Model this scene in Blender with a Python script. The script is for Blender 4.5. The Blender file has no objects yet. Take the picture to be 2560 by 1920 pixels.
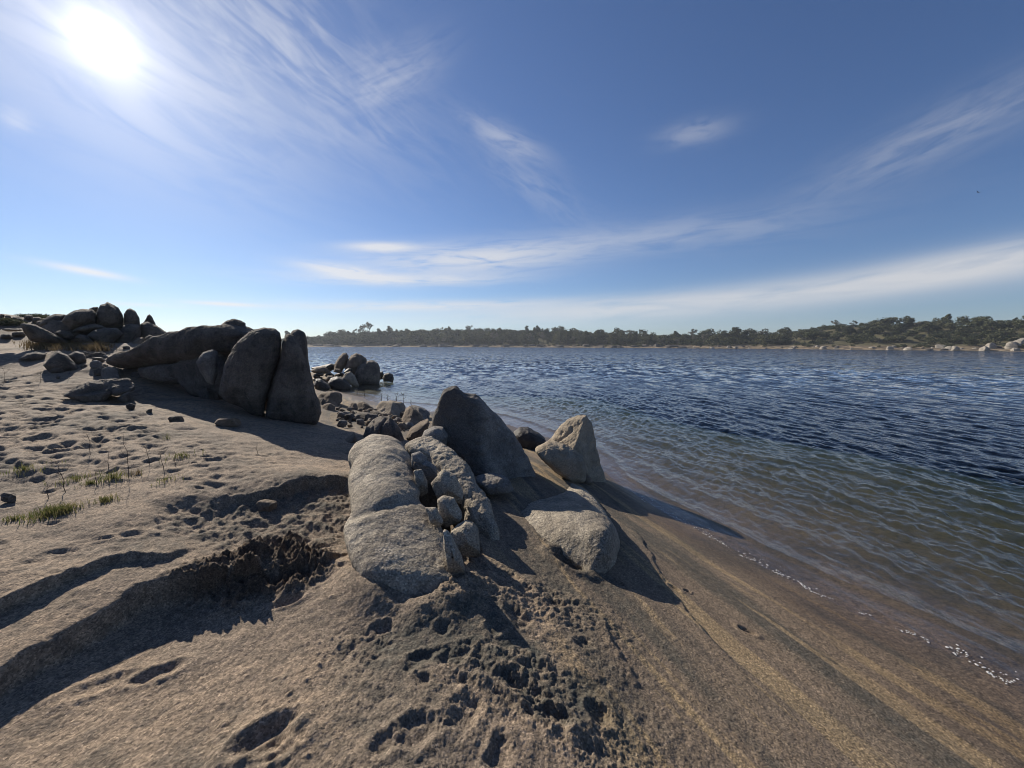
import bpy, bmesh, math, random
import numpy as np
from mathutils import Vector, Matrix

random.seed(7)
RNG = np.random.RandomState(11)
F32 = np.float32
scene = bpy.context.scene
COL = scene.collection

# ------------------------------------------------------------------ camera
H = 2.2
HAZE = .00028
PITCH, ROLL = math.radians(5.86), math.radians(0.11)
FPX = 964.3                                   # focal length in photo pixels (2560 wide)
CAM_R = Matrix.Rotation(math.pi / 2 - PITCH, 3, 'X') @ Matrix.Rotation(ROLL, 3, 'Z')
CR = np.array(CAM_R)

cam_data = bpy.data.cameras.new('camera')
cam_data.sensor_width = 36.0
cam_data.lens = FPX / 2560 * 36.0
cam_data.clip_start = 0.05
cam_data.clip_end = 5000
cam = bpy.data.objects.new('camera', cam_data)
cam.matrix_world = Matrix.Translation((0, 0, H)) @ CAM_R.to_4x4()
COL.objects.link(cam)
scene.camera = cam


def ray(px, py):
    d = CR @ np.array([(px - 1280) / FPX, (960 - py) / FPX, -1.0])
    return d / np.linalg.norm(d)


def at_range(px, py, r):
    """point seen at a photo position, at horizontal range r from the viewer"""
    d = ray(px, py)
    return np.array([0, 0, H]) + d * (r / math.hypot(d[0], d[1]))


def at_z(px, py, z):
    d = ray(px, py)
    return np.array([0, 0, H]) + d * ((z - H) / d[2])


def project(p):
    q = (p - np.array([0, 0, H])) @ CR
    w = np.maximum(-q[:, 2], 1e-4)
    return 1280 + q[:, 0] / w * FPX, 960 - q[:, 1] / w * FPX


SUN_DIR = ray(257, 104)
SUN_EL = math.asin(SUN_DIR[2])
SUN_AZ = math.atan2(SUN_DIR[0], SUN_DIR[1])     # clockwise from +Y

# ------------------------------------------------------------------ noise
PERM = RNG.permutation(256).astype(np.int32)
_a = RNG.rand(256) * 2 * math.pi
G2 = np.stack([np.cos(_a), np.sin(_a)], 1).astype(F32)
_g = RNG.normal(size=(256, 3))
G3 = (_g / np.linalg.norm(_g, axis=1)[:, None]).astype(F32)


def perlin2(x, y, seed=0):
    x = np.asarray(x, F32) + F32(seed * 17.31)
    y = np.asarray(y, F32) + F32(seed * 9.77)
    xf, yf = np.floor(x), np.floor(y)
    xi, yi = xf.astype(np.int32) & 255, yf.astype(np.int32) & 255
    x, y = x - xf, y - yf
    u = x * x * x * (x * (x * 6 - 15) + 10)
    v = y * y * y * (y * (y * 6 - 15) + 10)
    a, b = PERM[xi], PERM[(xi + 1) & 255]
    g = lambda h, dx, dy: G2[h, 0] * dx + G2[h, 1] * dy
    n00 = g(PERM[(a + yi) & 255], x, y)
    n10 = g(PERM[(b + yi) & 255], x - 1, y)
    n01 = g(PERM[(a + yi + 1) & 255], x, y - 1)
    n11 = g(PERM[(b + yi + 1) & 255], x - 1, y - 1)
    nx0 = n00 + u * (n10 - n00)
    nx1 = n01 + u * (n11 - n01)
    return (nx0 + v * (nx1 - nx0)) * F32(1.4)


def fbm2(x, y, octv=4, seed=0, gain=0.5):
    s, a, f = 0, 1.0, 1.0
    for o in range(octv):
        s = s + a * perlin2(x * f, y * f, seed + o * 3)
        a *= gain
        f *= 2.03
    return s


def perlin3(p, seed=0):
    p = np.asarray(p, F32) + F32(seed * 13.7)
    pf = np.floor(p)
    pi = pf.astype(np.int32) & 255
    d = p - pf
    w = d * d * d * (d * (d * 6 - 15) + 10)
    res = 0
    for i in (0, 1):
        wx = w[:, 0] if i else 1 - w[:, 0]
        hx = PERM[(pi[:, 0] + i) & 255]
        for j in (0, 1):
            wy = w[:, 1] if j else 1 - w[:, 1]
            hy = PERM[(hx + pi[:, 1] + j) & 255]
            for k in (0, 1):
                wz = w[:, 2] if k else 1 - w[:, 2]
                g = G3[PERM[(hy + pi[:, 2] + k) & 255]]
                res = res + wx * wy * wz * (g[:, 0] * (d[:, 0] - i) + g[:, 1] * (d[:, 1] - j) + g[:, 2] * (d[:, 2] - k))
    return res * F32(1.5)


def fbm3(p, octv=3, seed=0, gain=0.5):
    s, a, f = 0, 1.0, 1.0
    for o in range(octv):
        s = s + a * perlin3(p * f, seed + o * 5)
        a *= gain
        f *= 2.05
    return s


def worley2(x, y, seed=0):
    x = np.asarray(x, F32) + F32(seed * 5.3)
    y = np.asarray(y, F32) + F32(seed * 3.9)
    xf, yf = np.floor(x), np.floor(y)
    xi, yi = xf.astype(np.int32), yf.astype(np.int32)
    best = np.full(x.shape, 9.0, F32)
    rnd = np.zeros(x.shape, F32)
    for i in (-1, 0, 1):
        for j in (-1, 0, 1):
            h = PERM[(PERM[(xi + i) & 255] + yi + j) & 255]
            h2 = PERM[(h + 71) & 255]
            dx = xf + i + h / F32(256) - x
            dy = yf + j + h2 / F32(256) - y
            d = dx * dx + dy * dy
            m = d < best
            best = np.where(m, d, best)
            rnd = np.where(m, PERM[(h + 133) & 255] / F32(256), rnd)
    return np.sqrt(best), rnd


def sstep(a, b, x):
    t = np.clip((x - a) / (b - a), 0, 1)
    return t * t * (3 - 2 * t)


# ------------------------------------------------------------------ object helpers
def tag(o, label=None, cat=None, group=None, kind=None):
    if label:
        o['label'] = label
    if cat:
        o['category'] = cat
    if group:
        o['group'] = group
    if kind:
        o['kind'] = kind
    return o


def np_mesh(name, verts, faces, smooth=True, attrs=None):
    """faces: (n,4) or (n,3) int array"""
    me = bpy.data.meshes.new(name)
    verts = np.ascontiguousarray(verts, F32)
    faces = np.ascontiguousarray(faces, np.int32)
    k = faces.shape[1]
    me.vertices.add(len(verts))
    me.vertices.foreach_set('co', verts.ravel())
    me.loops.add(faces.size)
    me.loops.foreach_set('vertex_index', faces.ravel())
    me.polygons.add(len(faces))
    me.polygons.foreach_set('loop_start', np.arange(0, faces.size, k, dtype=np.int32))
    if smooth:
        me.polygons.foreach_set('use_smooth', np.ones(len(faces), bool))
    for an, av in (attrs or {}).items():
        at = me.attributes.new(an, 'FLOAT', 'POINT')
        at.data.foreach_set('value', np.ascontiguousarray(av, F32))
    me.update(calc_edges=True)
    return me


def link(name, me, mat=None, parent=None):
    o = bpy.data.objects.new(name, me)
    COL.objects.link(o)
    if mat:
        me.materials.append(mat)
    if parent:
        o.parent = parent
    return o


def empty(name, loc):
    o = bpy.data.objects.new(name, None)
    COL.objects.link(o)
    o.location = loc
    return o


# ------------------------------------------------------------------ node helpers
class NT:
    def __init__(self, tree):
        self.t = tree
        tree.nodes.clear()

    def n(self, typ, _p=None, **ins):
        nd = self.t.nodes.new(typ)
        for k, v in (_p or {}).items():
            setattr(nd, k, v)
        for k, v in ins.items():
            key = int(k[1:]) if k[0] == 'i' and k[1:].isdigit() else k.replace('_', ' ')
            s = nd.inputs[key]
            if hasattr(v, 'is_output'):
                self.t.links.new(v, s)
            else:
                s.default_value = v
        return nd

    def m(self, op, a, b=0.0, c=0.0):
        return self.n('ShaderNodeMath', {'operation': op}, i0=a, i1=b, i2=c).outputs[0]

    def mix(self, f, a, b, blend='MIX'):
        nd = self.t.nodes.new('ShaderNodeMix')
        nd.data_type = 'RGBA'
        nd.blend_type = blend
        for s, v in ((nd.inputs[0], f), (nd.inputs[6], a), (nd.inputs[7], b)):
            if hasattr(v, 'is_output'):
                self.t.links.new(v, s)
            else:
                s.default_value = v if not isinstance(v, tuple) else (*v, 1.0)[:4]
        return nd.outputs[2]

    def ramp(self, f, stops, interp='LINEAR'):
        nd = self.t.nodes.new('ShaderNodeValToRGB')
        cr = nd.color_ramp
        cr.interpolation = interp
        while len(cr.elements) < len(stops):
            cr.elements.new(0.5)
        for e, (p, c) in zip(cr.elements, stops):
            e.position = p
            e.color = (c, c, c, 1) if not isinstance(c, tuple) else (*c, 1)
        self.t.links.new(f, nd.inputs[0])
        return nd.outputs[0]

    def attr(self, name):
        return self.n('ShaderNodeAttribute', {'attribute_name': name}).outputs['Fac']

    def noise(self, vec, scale, detail=3.0, rough=0.55, dist=0.0):
        return self.n('ShaderNodeTexNoise', Vector=vec, Scale=scale, Detail=detail, Roughness=rough, Distortion=dist).outputs['Fac']

    def sm(self, x, a, b, lo=0.0, hi=1.0):
        return self.n('ShaderNodeMapRange', {'interpolation_type': 'SMOOTHSTEP'}, i0=x, i1=a, i2=b, i3=lo, i4=hi).outputs[0]


def new_mat(name):
    m = bpy.data.materials.new(name)
    m.use_nodes = True
    return m, NT(m.node_tree)


def finish(nt, surf, vol=None):
    out = nt.n('ShaderNodeOutputMaterial')
    if surf is not None:
        nt.t.links.new(surf, out.inputs['Surface'])
    if vol is not None:
        nt.t.links.new(vol, out.inputs['Volume'])


# ------------------------------------------------------------------ terrain
PTS = []
def Z(px, py, z): PTS.append(at_z(px, py, z))
def D(px, py, depth):
    d = ray(px, py)
    PTS.append(np.array([0, 0, H]) + d * (depth / d[1]))
def W(x, y, z): PTS.append(np.array([x, y, z], float))

SHORE_PX = [(1539, 1204), (1620, 1256), (1713, 1308), (1805, 1360), (1910, 1418), (2014, 1470), (2141, 1528),
            (2268, 1585), (2407, 1643), (2560, 1736)]
for p in SHORE_PX + [(853, 981), (900, 992), (944, 1007), (1010, 1018), (1078, 1027), (1230, 1050), (1400, 1105), (1480, 1150)]:
    Z(p[0], p[1], 0.0)
for p in [(0, 930, 1.6), (0, 1000, 1.3), (0, 1100, 1.1), (0, 1250, .95), (0, 1460, .85),
          (200, 1480, .78), (500, 1340, .77), (300, 1700, .6), (600, 1560, .6), (0, 1850, .6),
          (640, 1900, .62), (1130, 1900, .6), (1000, 1600, .6), (850, 1400, .62), (870, 1250, .7), (1000, 1540, .58),
          (1200, 1420, .5), (1350, 1500, .46), (1300, 1300, .42), (1460, 1350, .36), (1250, 1220, .42), (1330, 1200, .36),
          (870, 1110, .7), (680, 1045, .85), (800, 1080, .7), (300, 950, 1.45), (330, 915, 1.7), (500, 1000, 1.1),
          (250, 1050, 1.15), (500, 1120, .95), (700, 1150, .85), (300, 1250, .93), (500, 1250, .87),
          (1700, 1600, .25), (1500, 1450, .31), (1600, 1800, .38), (2000, 1800, .2), (2300, 1850, .09), (1400, 1850, .5),
          (1250, 1700, .56), (1600, 1300, .09), (1450, 1220, .22), (1380, 1160, .18), (1520, 1250, .13), (1440, 1190, .17),
          (1900, 1250, -.22), (2300, 1400, -.28), (2500, 1500, -.25), (2200, 1150, -.8), (1700, 1150, -.3), (2560, 1250, -.75),
          (1500, 1000, -1.0), (830, 1060, .4), (900, 1040, .22), (1000, 1060, .2), (760, 985, .35), (1050, 1080, .22),
          (870, 1020, .18), (1050, 1520, .645), (1140, 1482, .62), (1185, 1440, .585), (950, 1490, .655), (870, 1405, .665), (780, 960, .15), (1320, 1117, .06)]:
    Z(*p)
for p in [(0, 862, 11), (0, 800, 14), (0, 785, 16.5), (290, 862, 12), (400, 862, 11.5), (150, 850, 12.5), (120, 800, 15)]:
    D(*p)
for p in [(-12, 30, -.4), (-20, 30, .4), (-32, 32, .8), (-14, 20, .9), (-11.5, 15, 1.3), (-24, 22, 2.6), (-40, 18, 3.8), (-26, 10, 3.6),
          (-50, 0, 5), (-20, 0, 2.6), (-6, 24, -.4), (-9.5, 22.5, .1), (-12, 24, .25),
          (0, -1, .62), (-2, -1, .75), (2, -1, .2), (4, -3, -.3), (0, -6, .7), (-6, -4, 1.2), (-10, 3, 1.6), (8, -6, -1), (6, 1, -.5),
          (10, 20, -2.5), (0, 26, -2), (30, 10, -4), (0, 60, -6), (60, 60, -8), (-8, 40, -2.5), (60, -20, -6), (0, -60, 2), (-60, -60, 6),
          (-60, 60, 0.5), (20, -60, -3)]:
    W(*p)
PTS = np.array(PTS)


class Scarp:
    """a small drop along a line on the ground; the line carries its own height"""
    def __init__(self, px, z, heights, side, w=0.02, L=1.2, wob=0.03, seed=0):
        self.p = np.array([at_z(a, b, z)[:2] for a, b in px])
        self.h = np.array(heights, float)
        self.side, self.w, self.L, self.wob, self.seed = side, w, L, wob, seed

    def sd(self, x, y):
        best = np.full(x.shape, 1e9, F32)
        sgn = np.zeros(x.shape, F32)
        tt = np.zeros(x.shape, F32)
        n = len(self.p)
        tg = [(self.p[i + 1] - self.p[i]) / np.linalg.norm(self.p[i + 1] - self.p[i]) for i in range(n - 1)]
        vt = [tg[0]] + [tg[i] + tg[i + 1] for i in range(n - 2)] + [tg[-1]]
        for i in range(n - 1):
            a, b = self.p[i], self.p[i + 1]
            d = b - a
            l2 = d @ d
            t = np.clip(((x - a[0]) * d[0] + (y - a[1]) * d[1]) / l2, 0, 1).astype(F32)
            ex, ey = x - (a[0] + t * d[0]), y - (a[1] + t * d[1])
            q = ex * ex + ey * ey
            m = q < best
            best = np.where(m, q, best)
            dx = np.where(t <= 0, vt[i][0], np.where(t >= 1, vt[i + 1][0], d[0]))
            dy = np.where(t <= 0, vt[i][1], np.where(t >= 1, vt[i + 1][1], d[1]))
            sgn = np.where(m, np.sign(dx * ey - dy * ex), sgn)
            tt = np.where(m, i + t, tt)
        return np.sqrt(best) * sgn * self.side, tt

    def field(self, x, y):
        sd, t = self.sd(x, y)
        tt = np.linspace(0, len(self.h) - 1, 5 * len(self.h))
        sx = np.interp(tt, np.arange(len(self.h)), self.p[:, 0])
        sy = np.interp(tt, np.arange(len(self.h)), self.p[:, 1])
        sh = np.interp(tt, np.arange(len(self.h)), self.h)
        for e_, q_ in ((self.p[0], self.p[0] - self.p[1]), (self.p[-1], self.p[-1] - self.p[-2])):
            q_ = q_ / np.linalg.norm(q_)
            for l_ in (.08, .16, .26, .4, .6, .9, 1.3, 1.8):
                sx, sy, sh = np.append(sx, e_[0] + q_[0] * l_), np.append(sy, e_[1] + q_[1] * l_), np.append(sh, 0)
        num, den = 0, 0
        for a, b, c in zip(sx, sy, sh):
            w_ = 1 / ((x - F32(a)) ** 2 + (y - F32(b)) ** 2 + F32(2e-3)) ** 2
            num, den = num + w_ * F32(c), den + w_
        h = num / den
        sd = sd + self.wob * fbm2(x * 3.0, y * 3.0, 3, self.seed) + .011 * fbm2(x * 13.0, y * 13.0, 4, self.seed + 2, .6)
        return (h * 0.5 * (1 + np.tanh(sd / self.w)) * np.exp(-np.maximum(sd, 0) / self.L)).astype(F32)


SCARPS = [
    Scarp([(880, 1340), (810, 1377), (642, 1416), (494, 1440), (356, 1470), (188, 1560), (0, 1668), (-300, 1830), (-700, 2060)], .76,
          [0, .08, .13, .165, .155, .13, .115, .10, .09], -1, .012, 1.6, .03, 1),
    Scarp([(500, 1320), (415, 1357), (277, 1377), (198, 1406), (0, 1480), (-300, 1600), (-700, 1760)], .9,
          [0, .04, .06, .07, .085, .08, .08], -1, .012, 1.5, .02, 5),
    Scarp([(905, 1172), (875, 1179), (771, 1189), (682, 1219), (583, 1235), (540, 1262)], .88,
          [.08, .11, .12, .1, .05, 0], -1, .014, 1.2, .03, 9),
    Scarp([(1585, 1300), (1600, 1322), (1666, 1449), (1761, 1555), (1844, 1632), (1944, 1788)], .28,
          [0, .02, .010, .026, .008, 0], -1, .012, .25, .04, 12),
    Scarp([(1500, 1510), (1514, 1535), (1545, 1600), (1577, 1662), (1590, 1720)], .42, [0, .025, .034, .02, 0], -1, .016, .35, .04, 15),
    Scarp([(0, 1235), (60, 1225), (200, 1180), (330, 1130), (420, 1105), (520, 1090)], 1.05, [.02, .03, .035, .04, .03, 0], -1, .03, .5, .08, 18),
]


def ledges(x, y):
    s = np.zeros(x.shape, F32)
    for sc in SCARPS:
        s += sc.field(x, y)
    return s


def _tps(r2):
    return np.where(r2 > 1e-12, 0.5 * r2 * np.log(np.maximum(r2, 1e-12)), 0)


_px, _py = PTS[:, 0], PTS[:, 1]
_n = len(PTS)
_K = _tps((_px[:, None] - _px) ** 2 + (_py[:, None] - _py) ** 2) + np.eye(_n) * 0.02
_Q = np.stack([np.ones(_n), _px, _py], 1)
_A = np.block([[_K, _Q], [_Q.T, np.zeros((3, 3))]])
_b = np.concatenate([PTS[:, 2] - ledges(_px.astype(F32), _py.astype(F32)), np.zeros(3)])
_w = np.linalg.solve(_A, _b)


def base_h(x, y):
    out = _w[_n] + _w[_n + 1] * x + _w[_n + 2] * y
    for i in range(_n):
        r2 = (x - _px[i]) ** 2 + (y - _py[i]) ** 2
        out = out + _w[i] * _tps(r2)
    rr = np.hypot(x, y)
    far = sstep(60, 110, rr)
    return np.clip(out * (1 - far) + far * -7.0, -12, 9)


def coarse_h(x, y):
    x, y = np.asarray(x, float), np.asarray(y, float)
    return base_h(x, y) + ledges(x.astype(F32), y.astype(F32))


def ground_hit(px, py):
    d = ray(px, py)
    t = np.geomspace(0.8, 90, 3000)
    x, y, z = d[0] * t, d[1] * t, H + d[2] * t
    hh = coarse_h(x, y)
    below = z < hh
    if not below.any():
        i = int(np.argmin(np.where(np.hypot(x, y) < 30, z - hh, 99)))
        return np.array([x[i], y[i], hh[i]])
    else:
        i = int(np.argmax(below))
    return np.array([x[i], y[i], z[i]])


def gz(x, y):
    return float(coarse_h(np.array([x]), np.array([y]))[0])


def poly_mask(px_poly, z, soft, x, y):
    P = np.array([at_z(a, b, z)[:2] for a, b in px_poly])
    inside = np.zeros(x.shape, bool)
    best = np.full(x.shape, 1e9, F32)
    for i in range(len(P)):
        a, b = P[i], P[(i + 1) % len(P)]
        d = b - a
        t = np.clip(((x - a[0]) * d[0] + (y - a[1]) * d[1]) / (d @ d), 0, 1)
        q = (x - a[0] - t * d[0]) ** 2 + (y - a[1] - t * d[1]) ** 2
        best = np.minimum(best, q)
        c = ((a[1] > y) != (b[1] > y)) & (x < (b[0] - a[0]) * (y - a[1]) / (b[1] - a[1] + 1e-9) + a[0])
        inside ^= c
    sd = np.sqrt(best) * np.where(inside, 1, -1)
    return sstep(-soft, soft, sd).astype(F32)


CHURN = [(1060, 1420), (1180, 1390), (1420, 1400), (1540, 1500), (1580, 1640), (1610, 1760), (1680, 1990), (900, 1990), (840, 1860),
         (900, 1740), (820, 1640), (960, 1540)]
HOLLOW = [(880, 1190), (800, 1200), (690, 1232), (560, 1262), (400, 1290), (395, 1330), (520, 1350), (560, 1390), (690, 1400), (800, 1372),
          (830, 1340), (880, 1290)]
RUBBLY = [(425, 1434), (500, 1400), (564, 1374), (642, 1330), (738, 1312), (815, 1340), (825, 1390), (760, 1420), (651, 1440), (590, 1462), (490, 1452)]
RUBBLE = [(790, 1000), (880, 1012), (1000, 1030), (1075, 1050), (1050, 1110), (900, 1115), (800, 1065)]
DIMPLE = [(-300, 970), (200, 1000), (330, 1040), (560, 1090), (560, 1130), (330, 1130), (100, 1160), (-300, 1200)]

# footprints and holes: px, py, half length, half width, heading, depth
PRINTS = [(720, 1507, .085, .04, 20, .03), (395, 1677, .10, .05, 35, .03), (668, 1838, .12, .07, 40, .055), (955, 1564, .06, .035, 0, .03),
          (250, 1705, .12, .05, 40, .018), (668, 1455, .06, .035, 15, .02), (860, 1440, .05, .03, 0, .015), (910, 1465, .05, .03, 0, .018),
          (700, 1865, .1, .06, 40, .03), (1140, 1630, .12, .06, 30, .03), (1040, 1650, .10, .05, 40, .025), (1320, 1680, .14, .06, -30, .05),
          (1370, 1735, .13, .05, -25, .05), (1160, 1780, .10, .08, 60, .03), (1500, 1830, .06, .06, 0, .05), (1300, 1500, .09, .06, -50, .04),
          (1390, 1445, .07, .05, 20, .03), (1240, 1540, .07, .05, 70, .035), (1110, 1565, .05, .04, 10, .03), (1060, 1690, .05, .04, 0, .03),
          (1250, 1850, .07, .05, 80, .03), (1460, 1640, .06, .05, 0, .03), (1050, 1830, .09, .07, 30, .035), (960, 1870, .06, .05, 10, .03),
          (1550, 1440, .05, .02, -40, .02), (1690, 1430, .05, .02, -45, .02), (1875, 1512, .06, .025, -40, .03), (1720, 1430, .03, .02, 0, .02),
          (490, 1275, .05, .03, 10, .015), (600, 1430, .07, .03, 30, .02), (150, 1385, .1, .045, 30, .015), (240, 1355, .08, .03, 25, .018),
          (340, 1420, .10, .05, 30, .016), (330, 1395, .06, .03, 10, .02), (470, 1205, .06, .03, 0, .02), (500, 1225, .05, .03, 0, .02),
          (130, 1310, .06, .03, 0, .02), (520, 1150, .08, .04, 0, .02), (300, 1205, .08, .04, 0, .02), (640, 1190, .06, .03, 0, .015),
          (1425, 1405, .17, .10, -35, .09), (1290, 1730, .2, .03, -32, .03), (1090, 1620, .2, .03, 25, .02)]
PRINTS_W = [(at_z(a, b, .62 if a < 1400 else .35)[:2] if b > 1400 else ground_hit(a, b)[:2], l, w, h, d) for a, b, l, w, h, d in PRINTS]

SH = np.array([at_z(a, b, 0)[:2] for a, b in SHORE_PX])
_sd = SH[-1] - SH[0]
SHDIR = _sd / np.linalg.norm(_sd)


def full_h(x, y):
    """terrain height and the material attributes"""
    x64, y64 = x.astype(float), y.astype(float)
    b = base_h(x64, y64).astype(F32)
    rr = np.hypot(x, y)
    near = 1 - sstep(14, 26, rr)
    led = ledges(x, y)
    land = sstep(-.05, .25, b)
    dry = sstep(.25, .55, b)
    h = b + led
    h += (fbm2(x * .5, y * .5, 3, 2) * .05 * dry + fbm2(x * 2.2, y * 2.2, 3, 4) * .014 * (dry * .9 + .1)) * near
    s = x * SHDIR[0] + y * SHDIR[1]
    t = x * -SHDIR[1] + y * SHDIR[0]
    # low ridges and rills that run along the shore on the beach slope
    beach = sstep(.0, .06, b) * (1 - sstep(.32, .5, b)) * near
    h += beach * fbm2(s * .5, t * 4.0, 3, 6) * .012
    m_ch = poly_mask(CHURN, .55, .32, x, y) * near
    m_ho = poly_mask(HOLLOW, .8, .12, x, y) * near
    m_ru = poly_mask(RUBBLY, .78, .10, x, y) * near
    m_di = poly_mask(DIMPLE, 1.15, .8, x, y) * near
    wx, wy = fbm2(x * 5, y * 5, 2, 31) * .06, fbm2(x * 5, y * 5, 2, 33) * .06
    n6 = fbm2(x * 7, y * 7, 5, 8, .6)
    m_chb = m_ch * (.35 + .65 * sstep(-.25, .3, fbm2(x * 1.6, y * 1.6, 2, 55)))
    w1, r1 = worley2((x + wx) * 11, (y + wy) * 11, 1)
    w2, r2 = worley2((x + wx * .5) * 26, (y + wy * .5) * 26, 2)
    clod = np.maximum(0, .55 - w1) * (r1 > .45) * r1 + .4 * np.maximum(0, .5 - w2) * (r2 > .35)
    h += m_chb * (.019 * n6 + .014 * np.abs(fbm2(x * 12, y * 12, 4, 88, .6)) + .008 * clod - .022 * np.maximum(0, .5 - w1) * (r1 < .3))
    h += m_ho * (.02 * n6 + .022 * clod - .035) + m_ru * (.03 + .05 * n6 + .05 * np.abs(fbm2(x * 15, y * 15, 3, 58, .6)) + .045 * clod)
    d1, q1 = worley2((x + wx * 1.6) * 3.3, (y + wy * 1.6) * 4.2, 5)
    d2, q2 = worley2((x + wx) * 5.2, (y + wy) * 7, 6)
    h += m_di * (-.055 * sstep(.5, .08, d1) * (.3 + q1) - .02 * sstep(.5, .1, d2) + .03)
    # scattered tramples and pocks over the whole dry upper sand
    up = sstep(.7, .95, b + led) * (1 - m_di) * near
    patch = sstep(-.1, .45, fbm2(x * .9, y * .9, 2, 71))
    h += up * patch * (-.03 * sstep(.45, .1, d2) * q2 + .012 * n6)
    # clumpy crumbs of sand
    lw = sstep(.12, .4, b) * near
    cr, cq = worley2((x + wx) * 17, (y + wy) * 17, 9)
    h += lw * .022 * np.maximum(0, .34 - cr) * (cq > .72) * (.25 + sstep(-.1, .5, fbm2(x * 1.3, y * 1.3, 2, 41)))
    h += lw * .0035 * fbm2(x * 22, y * 22, 3, 14, .6)
    for (c, l, w, hd, dp) in PRINTS_W:
        a = math.radians(hd)
        R = max(l, w) * 2.5
        m = np.nonzero((np.abs(x - c[0]) < R) & (np.abs(y - c[1]) < R))[0]
        if not len(m):
            continue
        dx, dy = x[m] - c[0], y[m] - c[1]
        u = (dx * math.cos(a) + dy * math.sin(a)) / l
        v = (-dx * math.sin(a) + dy * math.cos(a)) / w
        dp = dp * (1 - .4 * float(m_ch[m].mean()))
        rag = .3 + .7 * float(m_ch[m].mean())
        q = np.sqrt(u * u + v * v) + rag * (.38 * n6[m] + .3 * wx[m] / .06)
        h[m] += -.75 * dp * sstep(1.1, .35, q) + dp * .3 * np.exp(-((q - 1.3) / .3) ** 2)
    pa, pb = at_z(1040, 1165, .55)[:2], at_z(1152, 1335, .5)[:2]
    ax_ = (pb - pa) / np.linalg.norm(pb - pa)
    pc = (pa + pb) / 2
    u = ((x - pc[0]) * ax_[0] + (y - pc[1]) * ax_[1]) / (np.linalg.norm(pb - pa) * .62)
    v = (-(x - pc[0]) * ax_[1] + (y - pc[1]) * ax_[0]) / .17
    h = h - .5 * sstep(1.2, .7, np.sqrt(u * u + v * v))
    # sand banked up against the near end of the pale slab
    BK = np.array([at_z(a, b, .62)[:2] for a, b in [(822, 1360), (850, 1420), (900, 1478), (960, 1508), (1040, 1526), (1100, 1512), (1145, 1480), (1172, 1440)]])
    dm = np.full(x.shape, 9.0, F32)
    for i in range(len(BK) - 1):
        a, d = BK[i], BK[i + 1] - BK[i]
        t_ = np.clip(((x - a[0]) * d[0] + (y - a[1]) * d[1]) / (d @ d), 0, 1)
        dm = np.minimum(dm, np.hypot(x - a[0] - t_ * d[0], y - a[1] - t_ * d[1]))
    h = h + .055 * np.exp(-(dm / .13) ** 2)
    # material attributes
    band = fbm2(s * .35, t * 3.2, 3, 21) + .6 * fbm2(s * .8, t * 11, 3, 23)
    slope = sstep(.0, .03, b) * (1 - sstep(.36, .52, b + .06 * fbm2(x, y, 2, 3)))
    gold = slope * sstep(.02, .4, band)
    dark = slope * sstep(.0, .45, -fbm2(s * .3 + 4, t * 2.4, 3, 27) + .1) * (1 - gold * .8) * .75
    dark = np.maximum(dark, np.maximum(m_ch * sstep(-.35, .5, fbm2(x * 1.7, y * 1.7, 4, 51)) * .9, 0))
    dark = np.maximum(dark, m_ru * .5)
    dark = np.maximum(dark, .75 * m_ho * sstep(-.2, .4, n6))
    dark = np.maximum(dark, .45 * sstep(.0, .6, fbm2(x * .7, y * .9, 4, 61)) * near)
    wet = (1 - sstep(.005, .10, b + .03 * perlin2(s * 1.5, t * 1.5, 77)))
    m_rb = poly_mask(RUBBLE, .25, .5, x, y)
    dark = np.maximum(dark, .7 * m_rb * sstep(-.5, .2, n6))
    soil = np.maximum(m_ru * sstep(-.5, .1, n6), .8 * sstep(2.25, 2.7, b + .3 * fbm2(x * .6, y * .6, 3, 64)) * (rr < 60))
    return h, gold, dark, wet, slope, soil


def polar_grid(azs, rs, closed):
    A, R = np.meshgrid(azs, rs)                     # rows: radius
    x, y = (R * np.sin(A)).ravel().astype(F32), (R * np.cos(A)).ravel().astype(F32)
    nr, na = len(rs), len(azs)
    i = np.arange(nr - 1)[:, None] * na
    j = np.arange(na if closed else na - 1)[None, :]
    j2 = (j + 1) % na
    f = np.stack([i + j, i + j2, i + na + j2, i + na + j], -1).reshape(-1, 4)
    return x, y, f


def log_steps(r0, r1, k):
    n = int(math.log(r1 / r0) / k) + 1
    return np.geomspace(r0, r1, n)


# ---- materials for the ground
mat_sand, nt = new_mat('sand')
geo = nt.n('ShaderNodeNewGeometry')
pos = geo.outputs['Position']
gold, dark, wet, slope, soil = (nt.attr(k) for k in ('gold', 'dark', 'wet', 'slope', 'soil'))
n1 = nt.noise(pos, 1.3, 5)
n2 = nt.noise(pos, 14, 4)
n3 = nt.noise(pos, 160, 3, .65)
vor = nt.n('ShaderNodeTexVoronoi', Vector=pos, Scale=130.0)
vg = nt.n('ShaderNodeTexVoronoi', Vector=pos, Scale=75.0)
base = nt.mix(nt.sm(n1, .35, .7), (.285, .212, .145), (.21, .163, .12))
base = nt.mix(nt.sm(n2, .4, .75), base, (.15, .118, .088))
golden = nt.mix(n3, (.42, .305, .165), (.25, .18, .10))
base = nt.mix(nt.m('MULTIPLY', slope, .75), base, nt.mix(n2, (.178, .134, .092), (.138, .106, .077)))
base = nt.mix(nt.m('MULTIPLY', gold, nt.sm(n3, .3, .6)), base, golden)
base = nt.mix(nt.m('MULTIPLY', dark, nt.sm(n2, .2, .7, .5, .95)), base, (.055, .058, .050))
base = nt.mix(soil, base, nt.mix(n2, (.10, .068, .045), (.06, .045, .032)))
grain = nt.n('ShaderNodeSeparateColor', Color=vor.outputs['Color'])
base = nt.mix(1.0, base, nt.ramp(grain.outputs[0], [(0, .55), (.5, .95), (.9, 1.2), (1, 1.6)]), 'MULTIPLY')
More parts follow.
